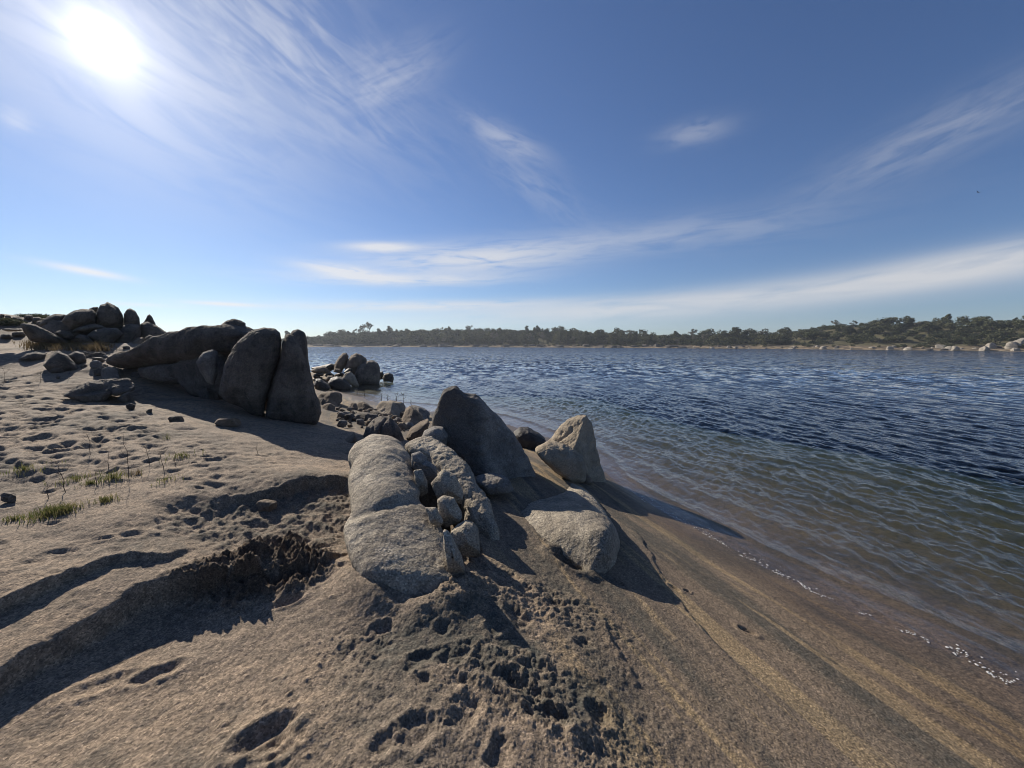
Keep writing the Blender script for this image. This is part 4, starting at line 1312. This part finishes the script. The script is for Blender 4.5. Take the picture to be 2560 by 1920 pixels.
for lab, px, py, h, nb in [
    ('tallest bare dry stem standing among the grass tufts', 320, 1190, .42, 3),
    ('dry stem with a dark head left of the tallest stem', 226, 1140, .22, 6),
    ('branched dry stem in front of the wispy grass', 165, 1225, .26, 5),
    ('thin dry stem right of the tallest stem', 375, 1165, .20, 2),
    ('short bent dry stem right of the thin stem', 410, 1180, .15, 2),
    ('lone thin twig on the open sand', 643, 1135, .13, 1),
    ('leaning dry stem below the dark headed stem', 270, 1170, .16, 1),
    ('dry weed stem at the left edge of the view', 8, 960, .35, 3),
    ('forked dry stem on the left bank near the small dark stone', 172, 935, .35, 3),
    ('low dry twig between the two largest tufts', 120, 1240, .14, 3),
    ('short dry stem beside the sparse yellowish grass', 240, 1210, .12, 2),
    ('dry stem at the left under the layered slab', 100, 960, .2, 2),
    ('thin dry stem by the sparse grass at two dark stones', 440, 1165, .14, 2)]:
    g = ground_hit(px, py)
    v, f = twig_mesh(h, rr, nb)
    o = link('dry_stem', np_mesh('dry_stem', v, f), mat_twig)
    o.location = (g[0], g[1], terr_z(g[0], g[1]))
    tag(o, lab, 'dry stem', 'dry stems on the sand')
for lab, px, py, h in [('leftmost leafless weed in the shallow water of the bay', 953, 1003, .35), ('leafless weed in the bay right of the leftmost one', 970, 1003, .3), ('forked weed above the squared tan block', 993, 1005, .4),
                       ('tall weed at the right corner of the squared tan block', 1008, 1006, .4), ('weed in the bay nearest the tall pointed boulder', 1028, 1014, .25),
                       ('tiny weed in the glittering shallows', 912, 990, .25), ('tiny weed left of the glittering shallows', 893, 986, .25)]:
    g = at_z(px, py, 0)
    v, f = twig_mesh(h, rr, 6, .012)
    o = link('water_weed', np_mesh('water_weed', v, f), mat_twig)
    o.location = (g[0], g[1], -.03)
    tag(o, lab, 'weed', 'weeds in the shallow bay')

# foam at the water's edge
mat_foam, nt = new_mat('foam')
tc = nt.n('ShaderNodeTexCoord').outputs['Object']
bs = nt.n('ShaderNodeBsdfPrincipled', Base_Color=nt.mix(nt.noise(tc, 60, 2), (.62, .62, .60), (.4, .4, .38)), Roughness=.6)
finish(nt, bs.outputs[0])
parts = []
V, Fq = ico(2)
def edge_pt(t, inw):
    i = int(t)
    p = SH[i] + (SH[min(i + 1, len(SH) - 1)] - SH[i]) * (t - i)
    return p + np.array([-SHDIR[1], SHDIR[0]]) * inw
for i in range(170):
    t = rr.uniform(.6, 5.2) if rr.random() < .75 else rr.uniform(7.6, 8.8)
    p = edge_pt(t, rr.gauss(0, .03) + (.03 if rr.random() < .7 else rr.uniform(0, .15)))
    s = rr.uniform(.001, .0045) * (1.3 if t > 7.6 else 1)
    z = max(0, gz(p[0], p[1])) + .004
    parts.append((V * np.array([s * rr.uniform(1, 2.5), s * rr.uniform(1, 2), s * .35]) + np.array([p[0], p[1], z]), Fq))
for i in range(520):
    t = rr.uniform(.3, 8.9)
    if perlin2(np.array([t * 2.3]), np.array([.5]), 8)[0] < .02:
        continue
    p = edge_pt(t, rr.gauss(0, .010) + .05 * math.sin(t * 5.1) * math.sin(t * 2.3) + .01)
    s = rr.uniform(.001, .0034)
    z = max(0, gz(p[0], p[1])) + .003
    parts.append((V * np.array([s * rr.uniform(1, 2.5), s * rr.uniform(1, 3), s * .4]) + np.array([p[0], p[1], z]), Fq))
v, f = joined(parts)
tag(link('foam', np_mesh('foam', v, f), mat_foam), 'flecks of white foam along the edge of the water', 'foam', kind='stuff')

# ------------------------------------------------------------------ far shore
def shore_r(az):
    return np.interp(np.degrees(az), [-80, -28, 0, 25, 52, 80], [420, 350, 300, 265, 235, 220])


SKY_PX = [(-400, 850), (300, 846), (600, 842), (775, 838), (850, 828), (980, 820), (1160, 817), (1340, 819), (1500, 826), (1660, 832), (1740, 831), (1910, 828),
          (2000, 822), (2080, 806), (2220, 799), (2430, 797), (2560, 791), (2900, 785)]
_az, _te = [], []
for a, b in SKY_PX:
    d = ray(a, b)
    _az.append(math.atan2(d[0], d[1]))
    _te.append(d[2] / math.hypot(d[0], d[1]))


def skyline(az): return np.interp(az, _az, _te)
def tree_h(az): return np.interp(np.degrees(az), [-30, 10, 30, 55], [7.8, 7.2, 5.0, 4.3])


def hill_h(x, y):
    az = np.arctan2(x, y)
    r = np.hypot(x, y)
    q = r - shore_r(az) - 3 * fbm2(x * .03, y * .03, 3, 101)
    top = np.maximum(2.5, H + skyline(az) * (shore_r(az) + 75) - tree_h(az) * .9)
    z = np.interp(q, [-40, 0, 8, 26], [-4, 0.0, .6, 1.7])
    z = z + (top - 1.7) * sstep(17, 75, q) - 10 * sstep(110, 200, q)
    z = z + sstep(2, 10, q) * (.5 * fbm2(x * .12, y * .12, 3, 105) + .25 * np.abs(fbm2(x * .5, y * .5, 2, 107)))
    return z


mat_hill, nt = new_mat('far_shore_soil')
pos = nt.n('ShaderNodeNewGeometry').outputs['Position']
n1 = nt.noise(pos, .06, 4)
n2 = nt.noise(pos, .35, 4)
zc = nt.n('ShaderNodeSeparateXYZ', Vector=pos).outputs[2]
col = nt.mix(nt.sm(n1, .4, .6), (.34, .26, .17), (.24, .19, .12))
col = nt.mix(nt.sm(n2, .36, .56), col, (.10, .082, .06))
col = nt.mix(nt.sm(zc, 1.5, 2.4), col, nt.mix(n2, (.06, .065, .035), (.12, .10, .06)))
bs = nt.n('ShaderNodeBsdfPrincipled', Base_Color=col, Roughness=.95)
bs.inputs['Specular IOR Level'].default_value = .1
finish(nt, bs.outputs[0])
ha = np.radians(np.linspace(-75, 80, 520))
A, Qr = np.meshgrid(ha, np.concatenate([np.linspace(-40, 0, 6), np.linspace(1, 110, 70), np.linspace(115, 260, 20)]))
R = shore_r(A) + Qr
hx, hy = (R * np.sin(A)).ravel(), (R * np.cos(A)).ravel()
nrow, ncol = A.shape
i = np.arange(nrow - 1)[:, None] * ncol
j = np.arange(ncol - 1)[None, :]
hf = np.stack([i + j, i + ncol + j, i + ncol + j + 1, i + j + 1], -1).reshape(-1, 4)[:, ::-1]
tag(link('hills', np_mesh('hills', np.stack([hx, hy, hill_h(hx, hy)], 1), hf), mat_hill), kind='structure')


def leaf_mat(name, a, b):
    m, nt = new_mat(name)
    oi = nt.n('ShaderNodeObjectInfo').outputs['Random']
    tc = nt.n('ShaderNodeTexCoord').outputs['Object']
    c = nt.mix(nt.m('ADD', nt.m('MULTIPLY', oi, .7), nt.m('MULTIPLY', nt.noise(tc, .8, 2), .4)), a, b)
    d = nt.n('ShaderNodeBsdfDiffuse', Color=c)
    t = nt.n('ShaderNodeBsdfTranslucent', Color=c)
    finish(nt, nt.n('ShaderNodeMixShader', i0=.3, i1=d.outputs[0], i2=t.outputs[0]).outputs[0])
    return m


M_LEAF = leaf_mat('oak_leaves', (.055, .066, .036), (.11, .112, .065))
M_LEAFG = leaf_mat('grey_leaves', (.10, .105, .08), (.16, .15, .115))
M_BARK, nt = new_mat('bark')
tc = nt.n('ShaderNodeTexCoord').outputs['Object']
finish(nt, nt.n('ShaderNodeBsdfPrincipled', Base_Color=nt.mix(nt.noise(tc, 3, 3), (.10, .085, .07), (.05, .042, .035)), Roughness=.9).outputs[0])


def crown_mesh(kind, rr):
    lobes = []
    if kind == 'round':
        for i in range(9):
            a = rr.uniform(0, 6.28)
            q = rr.uniform(.1, .33)
            lobes.append(((q * math.cos(a), q * math.sin(a), rr.uniform(.26, .78)), rr.uniform(.18, .28)))
    elif kind == 'tall':
        for i in range(9):
            z = .3 + .62 * i / 8
            w = .2 * (1 - .55 * i / 8)
            lobes.append(((rr.uniform(-w, w), rr.uniform(-w, w), z), rr.uniform(.13, .2) * (1.25 - .5 * i / 8)))
    elif kind == 'airy':
        for i in range(8):
            a = rr.uniform(0, 6.28)
            q = rr.uniform(.08, .34)
            lobes.append(((q * math.cos(a), q * math.sin(a), rr.uniform(.6, .92)), rr.uniform(.09, .15)))
    else:  # shrub
        for i in range(7):
            a = rr.uniform(0, 6.28)
            q = rr.uniform(.1, .5)
            lobes.append(((q * math.cos(a), q * math.sin(a), rr.uniform(.2, .6)), rr.uniform(.22, .36)))
    v, f = [], []
    n = {'round': 560, 'tall': 460, 'airy': 300, 'shrub': 320}[kind]
    for i in range(n):
        (cx, cy, cz), lr = rr.choice(lobes)
        d = Vector((rr.gauss(0, 1), rr.gauss(0, 1), rr.gauss(0, 1))).normalized()
        p = Vector((cx, cy, cz)) + d * lr * rr.uniform(.55, 1.08)
        if p.z < .04:
            p.z = .04
        nn = (d + Vector((rr.gauss(0, .5), rr.gauss(0, .5), rr.gauss(0, .5)))).normalized()
        a = nn.orthogonal().normalized()
        b = nn.cross(a)
        s = rr.uniform(.03, .075) * {'shrub': 1.25, 'airy': .75}.get(kind, 1)
        k = len(v)
        v += [(p + a * s)[:], (p + b * s * rr.uniform(.5, 1))[:], (p - a * s)[:], (p - b * s * rr.uniform(.5, 1))[:]]
        f.append((k, k + 1, k + 2, k + 3))
    me = np_mesh('crown_' + kind, np.array(v), np.array(f), False)
    tops = [l[0] for l in lobes]
    parts = [tube([(0, 0, -.05), (.01, 0, .2), (0, .01, .5)], .028, .014, 6)]
    for t in tops[:6]:
        s0 = (0, .005, .22)
        parts.append(tube([s0, ((s0[0] + t[0]) / 2, (s0[1] + t[1]) / 2, (s0[2] + t[2]) / 2 + .03), t], .014, .004, 4))
    tv, tf_ = joined(parts)
    tm = np_mesh('trunk_' + kind, tv, tf_)
    return me, tm


rr = random.Random(17)
KINDS = {k: [crown_mesh(k, rr) for _ in range(n)] for k, n in (('round', 6), ('tall', 4), ('airy', 4), ('shrub', 4))}
for k, lst in KINDS.items():
    for cm, tm in lst:
        cm.materials.append(M_LEAFG if k in ('airy',) else M_LEAF)
        tm.materials.append(M_BARK)


def tree(name, kind, x, y, h, wid, label, group, cat='tree'):
    cm, tm = rr.choice(KINDS[kind])
    z = float(hill_h(np.array([x]), np.array([y]))[0])
    r = empty(name, (x, y, z - .15))
    r.rotation_euler = (0, 0, rr.uniform(0, 6.28))
    r.scale = (h * wid, h * wid, h)
    c = bpy.data.objects.new('crown', cm)
    t = bpy.data.objects.new('trunk', tm)
    for o in (c, t):
        COL.objects.link(o)
        o.parent = r
    tag(r, label, cat, group)
    return r


ZONES = [(-31, -12, 'tree of the dense dark wood on the far left shore of the lake', 'trees of the wood on the far left shore'),
         (-12, 10, 'tree in the dense band of wood on the middle of the far shore', 'trees of the wood on the middle far shore'),
         (10, 29, 'tree in the low thin wood on the far shore right of the middle', 'trees of the low wood right of the middle'),
         (29, 58, 'round dark oak on the wooded hill at the right of the far shore', 'oaks on the right hand hill')]
ntree = 0
for (a0, a1, lab, grp), cnt in zip(ZONES, (60, 66, 58, 96)):
    for i in range(cnt):
        az = math.radians(a0 + (a1 - a0) * (i + rr.random()) / cnt)
        if a0 >= 29:
            q = 22 + 62 * ((i * .618) % 1.0)
        else:
            q = 20 + 52 * ((i * .618) % 1.0) ** 1.3
        R_ = shore_r(az) + q
        h = tree_h(az) * (rr.uniform(.65, 1.05) if rr.random() < .7 else rr.uniform(1.1, 1.55))
        kd = rr.choices(['round', 'tall', 'airy'], [6, 2, 1.2] if a0 < 29 else [8, .4, .8])[0]
        tree('oak_tree' if a0 >= 29 else 'far_tree', kd, R_ * math.sin(az), R_ * math.cos(az), h, rr.uniform(1.15, 1.8) if kd == 'round' else rr.uniform(.95, 1.35), lab, grp)
        ntree += 1
for px, py, q, kd, wid, lab in [
    (918, 806, 42, 'airy', .95, 'tallest round airy tree rising above the left end of the far wood'),
    (885, 826, 40, 'round', 1, 'round tree just left of the tallest airy tree on the far shore'),
    (872, 829, 36, 'tall', 1, 'slim tree left of the round tree on the far shore'),
    (1172, 814, 60, 'airy', 1.1, 'airy tree standing above the far wood left of the middle'),
    (1190, 818, 60, 'airy', 1.0, 'lower airy tree beside the airy tree left of the middle of the far wood'),
    (1345, 815, 60, 'tall', 1.1, 'tall full tree standing above the far wood in the middle'),
    (1250, 820, 55, 'tall', 1, 'tall tree between the airy tree and the middle tree of the far wood'),
    (1402, 822, 55, 'round', 1, 'round topped tree right of the middle tree of the far wood'),
    (1546, 818, 55, 'round', 1.1, 'round dark tree above the low wood right of the middle'),
    (1609, 822, 55, 'round', 1, 'second dark tree above the low wood right of the middle'),
    (1690, 828, 50, 'tall', 1, 'slim tree left of the tall twin trees on the low far shore'),
    (1808, 824, 40, 'round', 1.1, 'dark round tree left of the tallest tree of the low far shore'),
    (1839, 819, 40, 'tall', 1.5, 'tallest leafy tree on the low far shore before the hill'),
    (1865, 828, 40, 'tall', 1.3, 'leafy tree close right of the tallest tree on the low far shore'),
    (1900, 824, 55, 'airy', .9, 'left airy tree of the pair at the foot of the right hill'),
    (1918, 821, 55, 'airy', 1.0, 'right airy tree of the pair at the foot of the right hill'),
    (2093, 800, 75, 'airy', 1.3, 'flat topped airy tree on the skyline of the right hill'),
    (2190, 800, 78, 'round', 1.0, 'small dark round tree on the skyline of the right hill'),
    (2222, 797, 78, 'airy', 1.5, 'wide airy tree on the skyline of the right hill'),
    (2440, 791, 80, 'round', 1.0, 'pointed dark oak on the skyline near the right edge')]:
    d = ray(px, py)
    az = math.atan2(d[0], d[1])
    R_ = shore_r(az) + q
    x, y = R_ * math.sin(az), R_ * math.cos(az)
    top = H + d[2] / math.hypot(d[0], d[1]) * R_
    z = float(hill_h(np.array([x]), np.array([y]))[0])
    tree('far_tree', kd, x, y, max(4.5, (top - z) / .97), wid, lab, None)
for i in range(110):
    az = math.radians(rr.uniform(-30, 56))
    q = rr.uniform(9, 24)
    R_ = shore_r(az) + q
    tree('shrub', 'shrub', R_ * math.sin(az), R_ * math.cos(az), rr.uniform(1.2, 2.6), rr.uniform(1.0, 1.7),
         'low grey green shrub on the bare ground along the far shore', 'shrubs along the far shore', 'shrub')

for i in range(22):
    px, py = rr.uniform(-60, 150), rr.uniform(786, 815)
    g = ground_hit(px, py)
    k_ = tree('shrub', 'shrub', g[0], g[1], rr.uniform(.14, .36), rr.uniform(1.4, 2.4), 'low dark scrub bush on the skyline of the left bank', 'scrub on the left skyline', 'shrub')
    k_.location.z = g[2] - .05
# the mass of the wood behind the trees one can tell apart
vv, ff, k = [], [], 0
for i in range(620):
    az = math.radians(-31 + 89 * (i + rr.random()) / 620)
    R_ = shore_r(az) + rr.uniform(26, 92)
    cm = KINDS['round'][i % 6][0]
    co = np.empty(len(cm.vertices) * 3, F32)
    cm.vertices.foreach_get('co', co)
    li = np.empty(len(cm.loops), np.int32)
    cm.loops.foreach_get('vertex_index', li)
    h = tree_h(az) * rr.uniform(.5, .85)
    wd = h * rr.uniform(1.6, 2.4)
    co = co.reshape(-1, 3) * np.array([wd, wd, h]) * np.array([1, 1, 1])
    x, y = R_ * math.sin(az), R_ * math.cos(az)
    co = co + np.array([x, y, float(hill_h(np.array([x]), np.array([y]))[0]) - h * .12])
    vv.append(co)
    ff.append(li.reshape(-1, 4) + k)
    k += len(co)
tag(link('far_wood', np_mesh('far_wood', np.concatenate(vv), np.concatenate(ff), False), M_LEAF), 'dense dark wood massed behind the trees of the far shore', 'wood', kind='stuff')

# stones on the far shore
V3, F3 = ico(3)
def far_stone(x, y, s, hgt, mat, lab, grp, seed, sink=.2):
    q = np.random.RandomState(seed)
    p = V3 * np.array([s * q.uniform(.8, 1.5), s * q.uniform(.8, 1.3), hgt])
    for _ in range(7):
        nv = q.normal(size=3)
        nv[2] = abs(nv[2]) * .7
        nv /= np.linalg.norm(nv)
        hh = np.max(p @ nv) * q.uniform(.55, .85)
        dd = np.maximum(p @ nv - hh, 0)
        p = p - nv * dd[:, None]
    p = p * (1 + .12 * fbm3(V3 * 2.2, 2, seed))[:, None]
    z = max(0, float(hill_h(np.array([x]), np.array([y]))[0]))
    o = link('far_rock', np_mesh('far_rock', p, F3), mat)
    o.location = (x, y, z + hgt * (1 - sink) - hgt * .6)
    tag(o, lab, 'rock', grp)


for i in range(46):
    az = math.radians(rr.uniform(-30, 24))
    R_ = shore_r(az) + rr.uniform(-1, 14)
    far_stone(R_ * math.sin(az), R_ * math.cos(az), rr.uniform(1.2, 4.5), rr.uniform(.6, 1.5), M_FARD, 'low dark rock outcrop on the far beach, left and middle of the view',
              'dark outcrops on the far beach', 700 + i)
for i in range(44):
    az = math.radians(rr.uniform(24, 53))
    R_ = shore_r(az) + rr.uniform(-2, 16)
    far_stone(R_ * math.sin(az), R_ * math.cos(az), rr.uniform(.4, 1.7), rr.uniform(.3, .9), M_FAR if i % 2 else M_FARD,
              'weathered rock among the low stones on the far beach at the right', 'stones on the far beach at the right', 800 + i)
for px, py, s, h, lab in [(2552, 850, 2.7, 3.3, 'huge pale boulder on the far shore at the right edge of the view'), (2533, 856, 1.9, 2.2, 'pale boulder left of the huge boulder on the far shore'),
                          (2475, 862, 2.2, 2.0, 'pale split boulder mass on the far shore left of the huge boulder'), (2462, 866, 1.8, 1.6, 'small pale boulder at the left foot of the split boulder mass'),
                          (2352, 862, 1.5, 1.6, 'pale blocky boulder above the right hand far beach'), (2372, 861, 1.7, 1.5, 'second pale blocky boulder above the right hand far beach'),
                          (2388, 861, 1.5, 1.4, 'third pale blocky boulder above the right hand far beach'), (2225, 870, 1.4, 1.3, 'white boulder at the far waterline left of the pale beach'),
                          (2378, 875, 1.3, .8, 'white low rock in the lake off the pale far beach'), (2268, 873, 1.5, 1.0, 'dark pale topped rock at the far waterline'),
                          (2060, 864, 1.6, 1.2, 'pale rock on the far beach below the start of the hill')]:
    d = ray(px, py)
    az = math.atan2(d[0], d[1])
    q = {850: 14, 856: 12, 862: 12}.get(py, 2)
    R_ = shore_r(az) + q
    far_stone(R_ * math.sin(az), R_ * math.cos(az), s, h, M_FAR, lab, None, int(px), .1)

# a bird far out over the lake
bp = at_range(2447, 481, 120)
vb = np.array([(0, .28, 0), (.05, .1, .04), (0, -.3, 0), (-.05, .1, .04), (0, .05, -.05), (.75, .0, .16), (.35, .1, .12), (.35, -.06, .12), (-.75, .0, .16), (-.35, .1, .12), (-.35, -.06, .12), (.09, -.42, 0), (-.09, -.42, 0)])
bm = bmesh.new()
bv = [bm.verts.new(q) for q in vb]
for t in [(0, 1, 3), (1, 2, 3), (0, 4, 1), (0, 3, 4), (4, 2, 1), (4, 3, 2), (1, 6, 7), (6, 5, 7), (3, 10, 9), (9, 10, 8), (2, 11, 12)]:
    bm.faces.new([bv[i] for i in t])
me = bpy.data.meshes.new('bird')
bm.to_mesh(me)
bm.free()
o = link('bird', me, M_WET)
o.location = bp
o.rotation_euler = (0, 0, math.radians(20))
tag(o, 'tiny dark bird gliding in the sky over the right hill', 'bird')

# ------------------------------------------------------------------ light and sky
sun_d = bpy.data.lights.new('sun', 'SUN')
sun_d.energy = 5.0
sun_d.angle = math.radians(.53)
sun_d.color = (1.0, .91, .78)
sun = bpy.data.objects.new('sun', sun_d)
COL.objects.link(sun)
sun.rotation_euler = Vector(SUN_DIR).to_track_quat('Z', 'Y').to_euler()

world = bpy.data.worlds.new('World')
scene.world = world
world.use_nodes = True
nt = NT(world.node_tree)
sky = nt.n('ShaderNodeTexSky')
sky.sky_type = 'NISHITA'
sky.sun_disc = False
sky.sun_elevation = SUN_EL
sky.sun_rotation = SUN_AZ
sky.altitude = 100
sky.air_density = 1.0
sky.dust_density = .15
sky.ozone_density = 1.5
SKY_STRENGTH = .0515
dirv = nt.n('ShaderNodeTexCoord').outputs['Generated']
sep = nt.n('ShaderNodeSeparateXYZ', Vector=dirv)
az = nt.m('ARCTAN2', sep.outputs[0], sep.outputs[1])
el = nt.m('ARCSINE', sep.outputs[2])
warp = nt.noise(dirv, 3.0, 3)


def cloud(px, py, sx, sy, ang, k, cover, strength, fib=(3.0, 22.0), seed=0):
    """cirrus patch: px,py photo position of its middle, sx/sy half sizes in photo pixels, ang slope"""
    d = ray(px, py)
    ca, ce = math.atan2(d[0], d[1]), math.asin(d[2])
    cs = math.cos(math.atan((px - 1280) / FPX)) ** 2
    sx, sy = sx / FPX * cs, sy / FPX * math.cos(math.atan((px - 1280) / FPX))
    da, de = nt.m('SUBTRACT', az, ca), nt.m('SUBTRACT', el, ce)
    c, s = math.cos(math.radians(ang)), math.sin(math.radians(ang))
    u = nt.m('ADD', nt.m('MULTIPLY', da, c), nt.m('MULTIPLY', de, s))
    v = nt.m('ADD', nt.m('MULTIPLY', da, -s), nt.m('MULTIPLY', de, c))
    r2 = nt.m('ADD', nt.m('POWER', nt.m('ABSOLUTE', nt.m('DIVIDE', u, sx)), 2.0), nt.m('POWER', nt.m('ABSOLUTE', nt.m('DIVIDE', v, sy)), 2.0))
    g = nt.m('EXPONENT', nt.m('MULTIPLY', r2, -1.0))
    vec = nt.n('ShaderNodeCombineXYZ', i0=nt.m('MULTIPLY', u, fib[0]), i1=nt.m('MULTIPLY', v, fib[1]), i2=seed * 3.3).outputs[0]
    nz = nt.noise(vec, k, 6, .58, .6)
    return nt.m('MULTIPLY', nt.m('MULTIPLY', g, nt.sm(nz, cover - .18, cover + .22)), strength)


cl = [cloud(300, 110, 520, 220, -16, 3.2, .38, .42, (1.5, 6), 1), cloud(720, 110, 330, 120, -24, 4, .50, .32, (2.5, 10), 2),
      cloud(980, 190, 120, 40, 24, 5, .45, .28, (2, 9), 3), cloud(1265, 350, 95, 22, -20, 6, .42, .36, (2, 8), 4), cloud(1330, 460, 140, 40, -30, 6, .48, .16, (2, 8), 14),
      cloud(1735, 332, 80, 22, 0, 7, .40, .26, (2, 7), 5), cloud(2330, 345, 330, 55, 15, 5, .42, .24, (2, 9), 6),
      cloud(2150, 715, 760, 42, 4.5, 3, .28, .6, (1.2, 9), 7), cloud(1480, 775, 460, 26, 3, 4, .34, .60, (1.2, 9), 8), cloud(2450, 655, 330, 36, 6, 4, .40, .5, (1.2, 10), 17),
      cloud(1190, 648, 260, 34, 4, 5, .38, .8, (1.5, 10), 9), cloud(955, 618, 85, 11, 4, 8, .25, .9, (2, 10), 10), cloud(850, 676, 100, 13, -4, 8, .28, .9, (2, 12), 11),
      cloud(222, 679, 105, 9, -7, 6, .1, .9, (2, 10), 12), cloud(1050, 765, 330, 12, 2, 6, .36, .7, (1.5, 12), 13), cloud(40, 300, 45, 24, -10, 8, .42, .3, (2, 5), 15),
      cloud(1650, 590, 330, 36, 0, 4, .45, .28, (1.5, 9), 16), cloud(560, 760, 90, 5, 0, 7, .2, .75, (1.5, 10), 18), cloud(350, 762, 120, 5, 0, 7, .3, .4, (1.5, 10), 19),
      cloud(1010, 700, 260, 14, 2, 6, .38, .7, (1.5, 11), 20)]
tot = cl[0]
for q in cl[1:]:
    tot = nt.m('ADD', tot, q)
tot = nt.m('MINIMUM', tot, .85)
# sun behind the thin cirrus
dot = nt.n('ShaderNodeVectorMath', {'operation': 'DOT_PRODUCT'}, i0=dirv, i1=tuple(SUN_DIR)).outputs['Value']
ang = nt.m('MULTIPLY', nt.m('ARCCOSINE', nt.m('MINIMUM', dot, 1.0)), 180 / math.pi)
core = nt.m('MULTIPLY', nt.m('EXPONENT', nt.m('MULTIPLY', nt.m('DIVIDE', ang, .85), -1.0)), 2.2)
halo = nt.m('ADD', nt.m('MULTIPLY', nt.m('EXPONENT', nt.m('MULTIPLY', ang, -1 / 3.2)), .27), nt.m('MULTIPLY', nt.m('EXPONENT', nt.m('MULTIPLY', ang, -1 / 15.0)), .07))
skyc = nt.mix(1.0, sky.outputs[0], (SKY_STRENGTH * .70, SKY_STRENGTH * .90, SKY_STRENGTH * 1.26), 'MULTIPLY')
cb = nt.m('ADD', .48, nt.m('MULTIPLY', nt.m('EXPONENT', nt.m('MULTIPLY', ang, -1 / 20.0)), .25))
cc = nt.n('ShaderNodeCombineColor', i0=cb, i1=nt.m('MULTIPLY', cb, 1.0), i2=nt.m('MULTIPLY', cb, 1.02)).outputs[0]
skyc = nt.mix(tot, skyc, cc)
glow = nt.m('ADD', core, halo)
gc = nt.mix(1.0, nt.n('ShaderNodeCombineColor', i0=glow, i1=glow, i2=glow).outputs[0], (1.0, .94, .84), 'MULTIPLY')
skyc = nt.mix(1.0, skyc, gc, 'ADD')
bg = nt.n('ShaderNodeBackground', Color=skyc, Strength=1.0)
out = nt.n('ShaderNodeOutputWorld', Surface=bg.outputs[0])

# ------------------------------------------------------------------ air
mat_haze, nt = new_mat('haze')
pv = nt.n('ShaderNodeVolumePrincipled')
pv.inputs['Color'].default_value = (.80, .88, 1.0, 1)
pv.inputs['Density'].default_value = HAZE
pv.inputs['Anisotropy'].default_value = .3
finish(nt, None, pv.outputs[0])
bm = bmesh.new()
bmesh.ops.create_cube(bm, size=1)
me = bpy.data.meshes.new('haze')
bm.to_mesh(me)
bm.free()
o = link('haze', me, mat_haze)
o.scale = (2400, 2400, 75)
o.location = (0, 0, 37.5 - 16)
tag(o, kind='stuff')

# ------------------------------------------------------------------ render settings
vs = scene.view_settings
vs.view_transform = 'Standard'
vs.look = 'None'
vs.exposure = .52
vs.gamma = 1
scene.cycles.use_denoising = True
scene.cycles.filter_width = 1.0
scene.cycles.max_bounces = 8
scene.cycles.transparent_max_bounces = 12
scene.cycles.sample_clamp_indirect = 4
print('trees', ntree, 'rocks', NROCK[0])
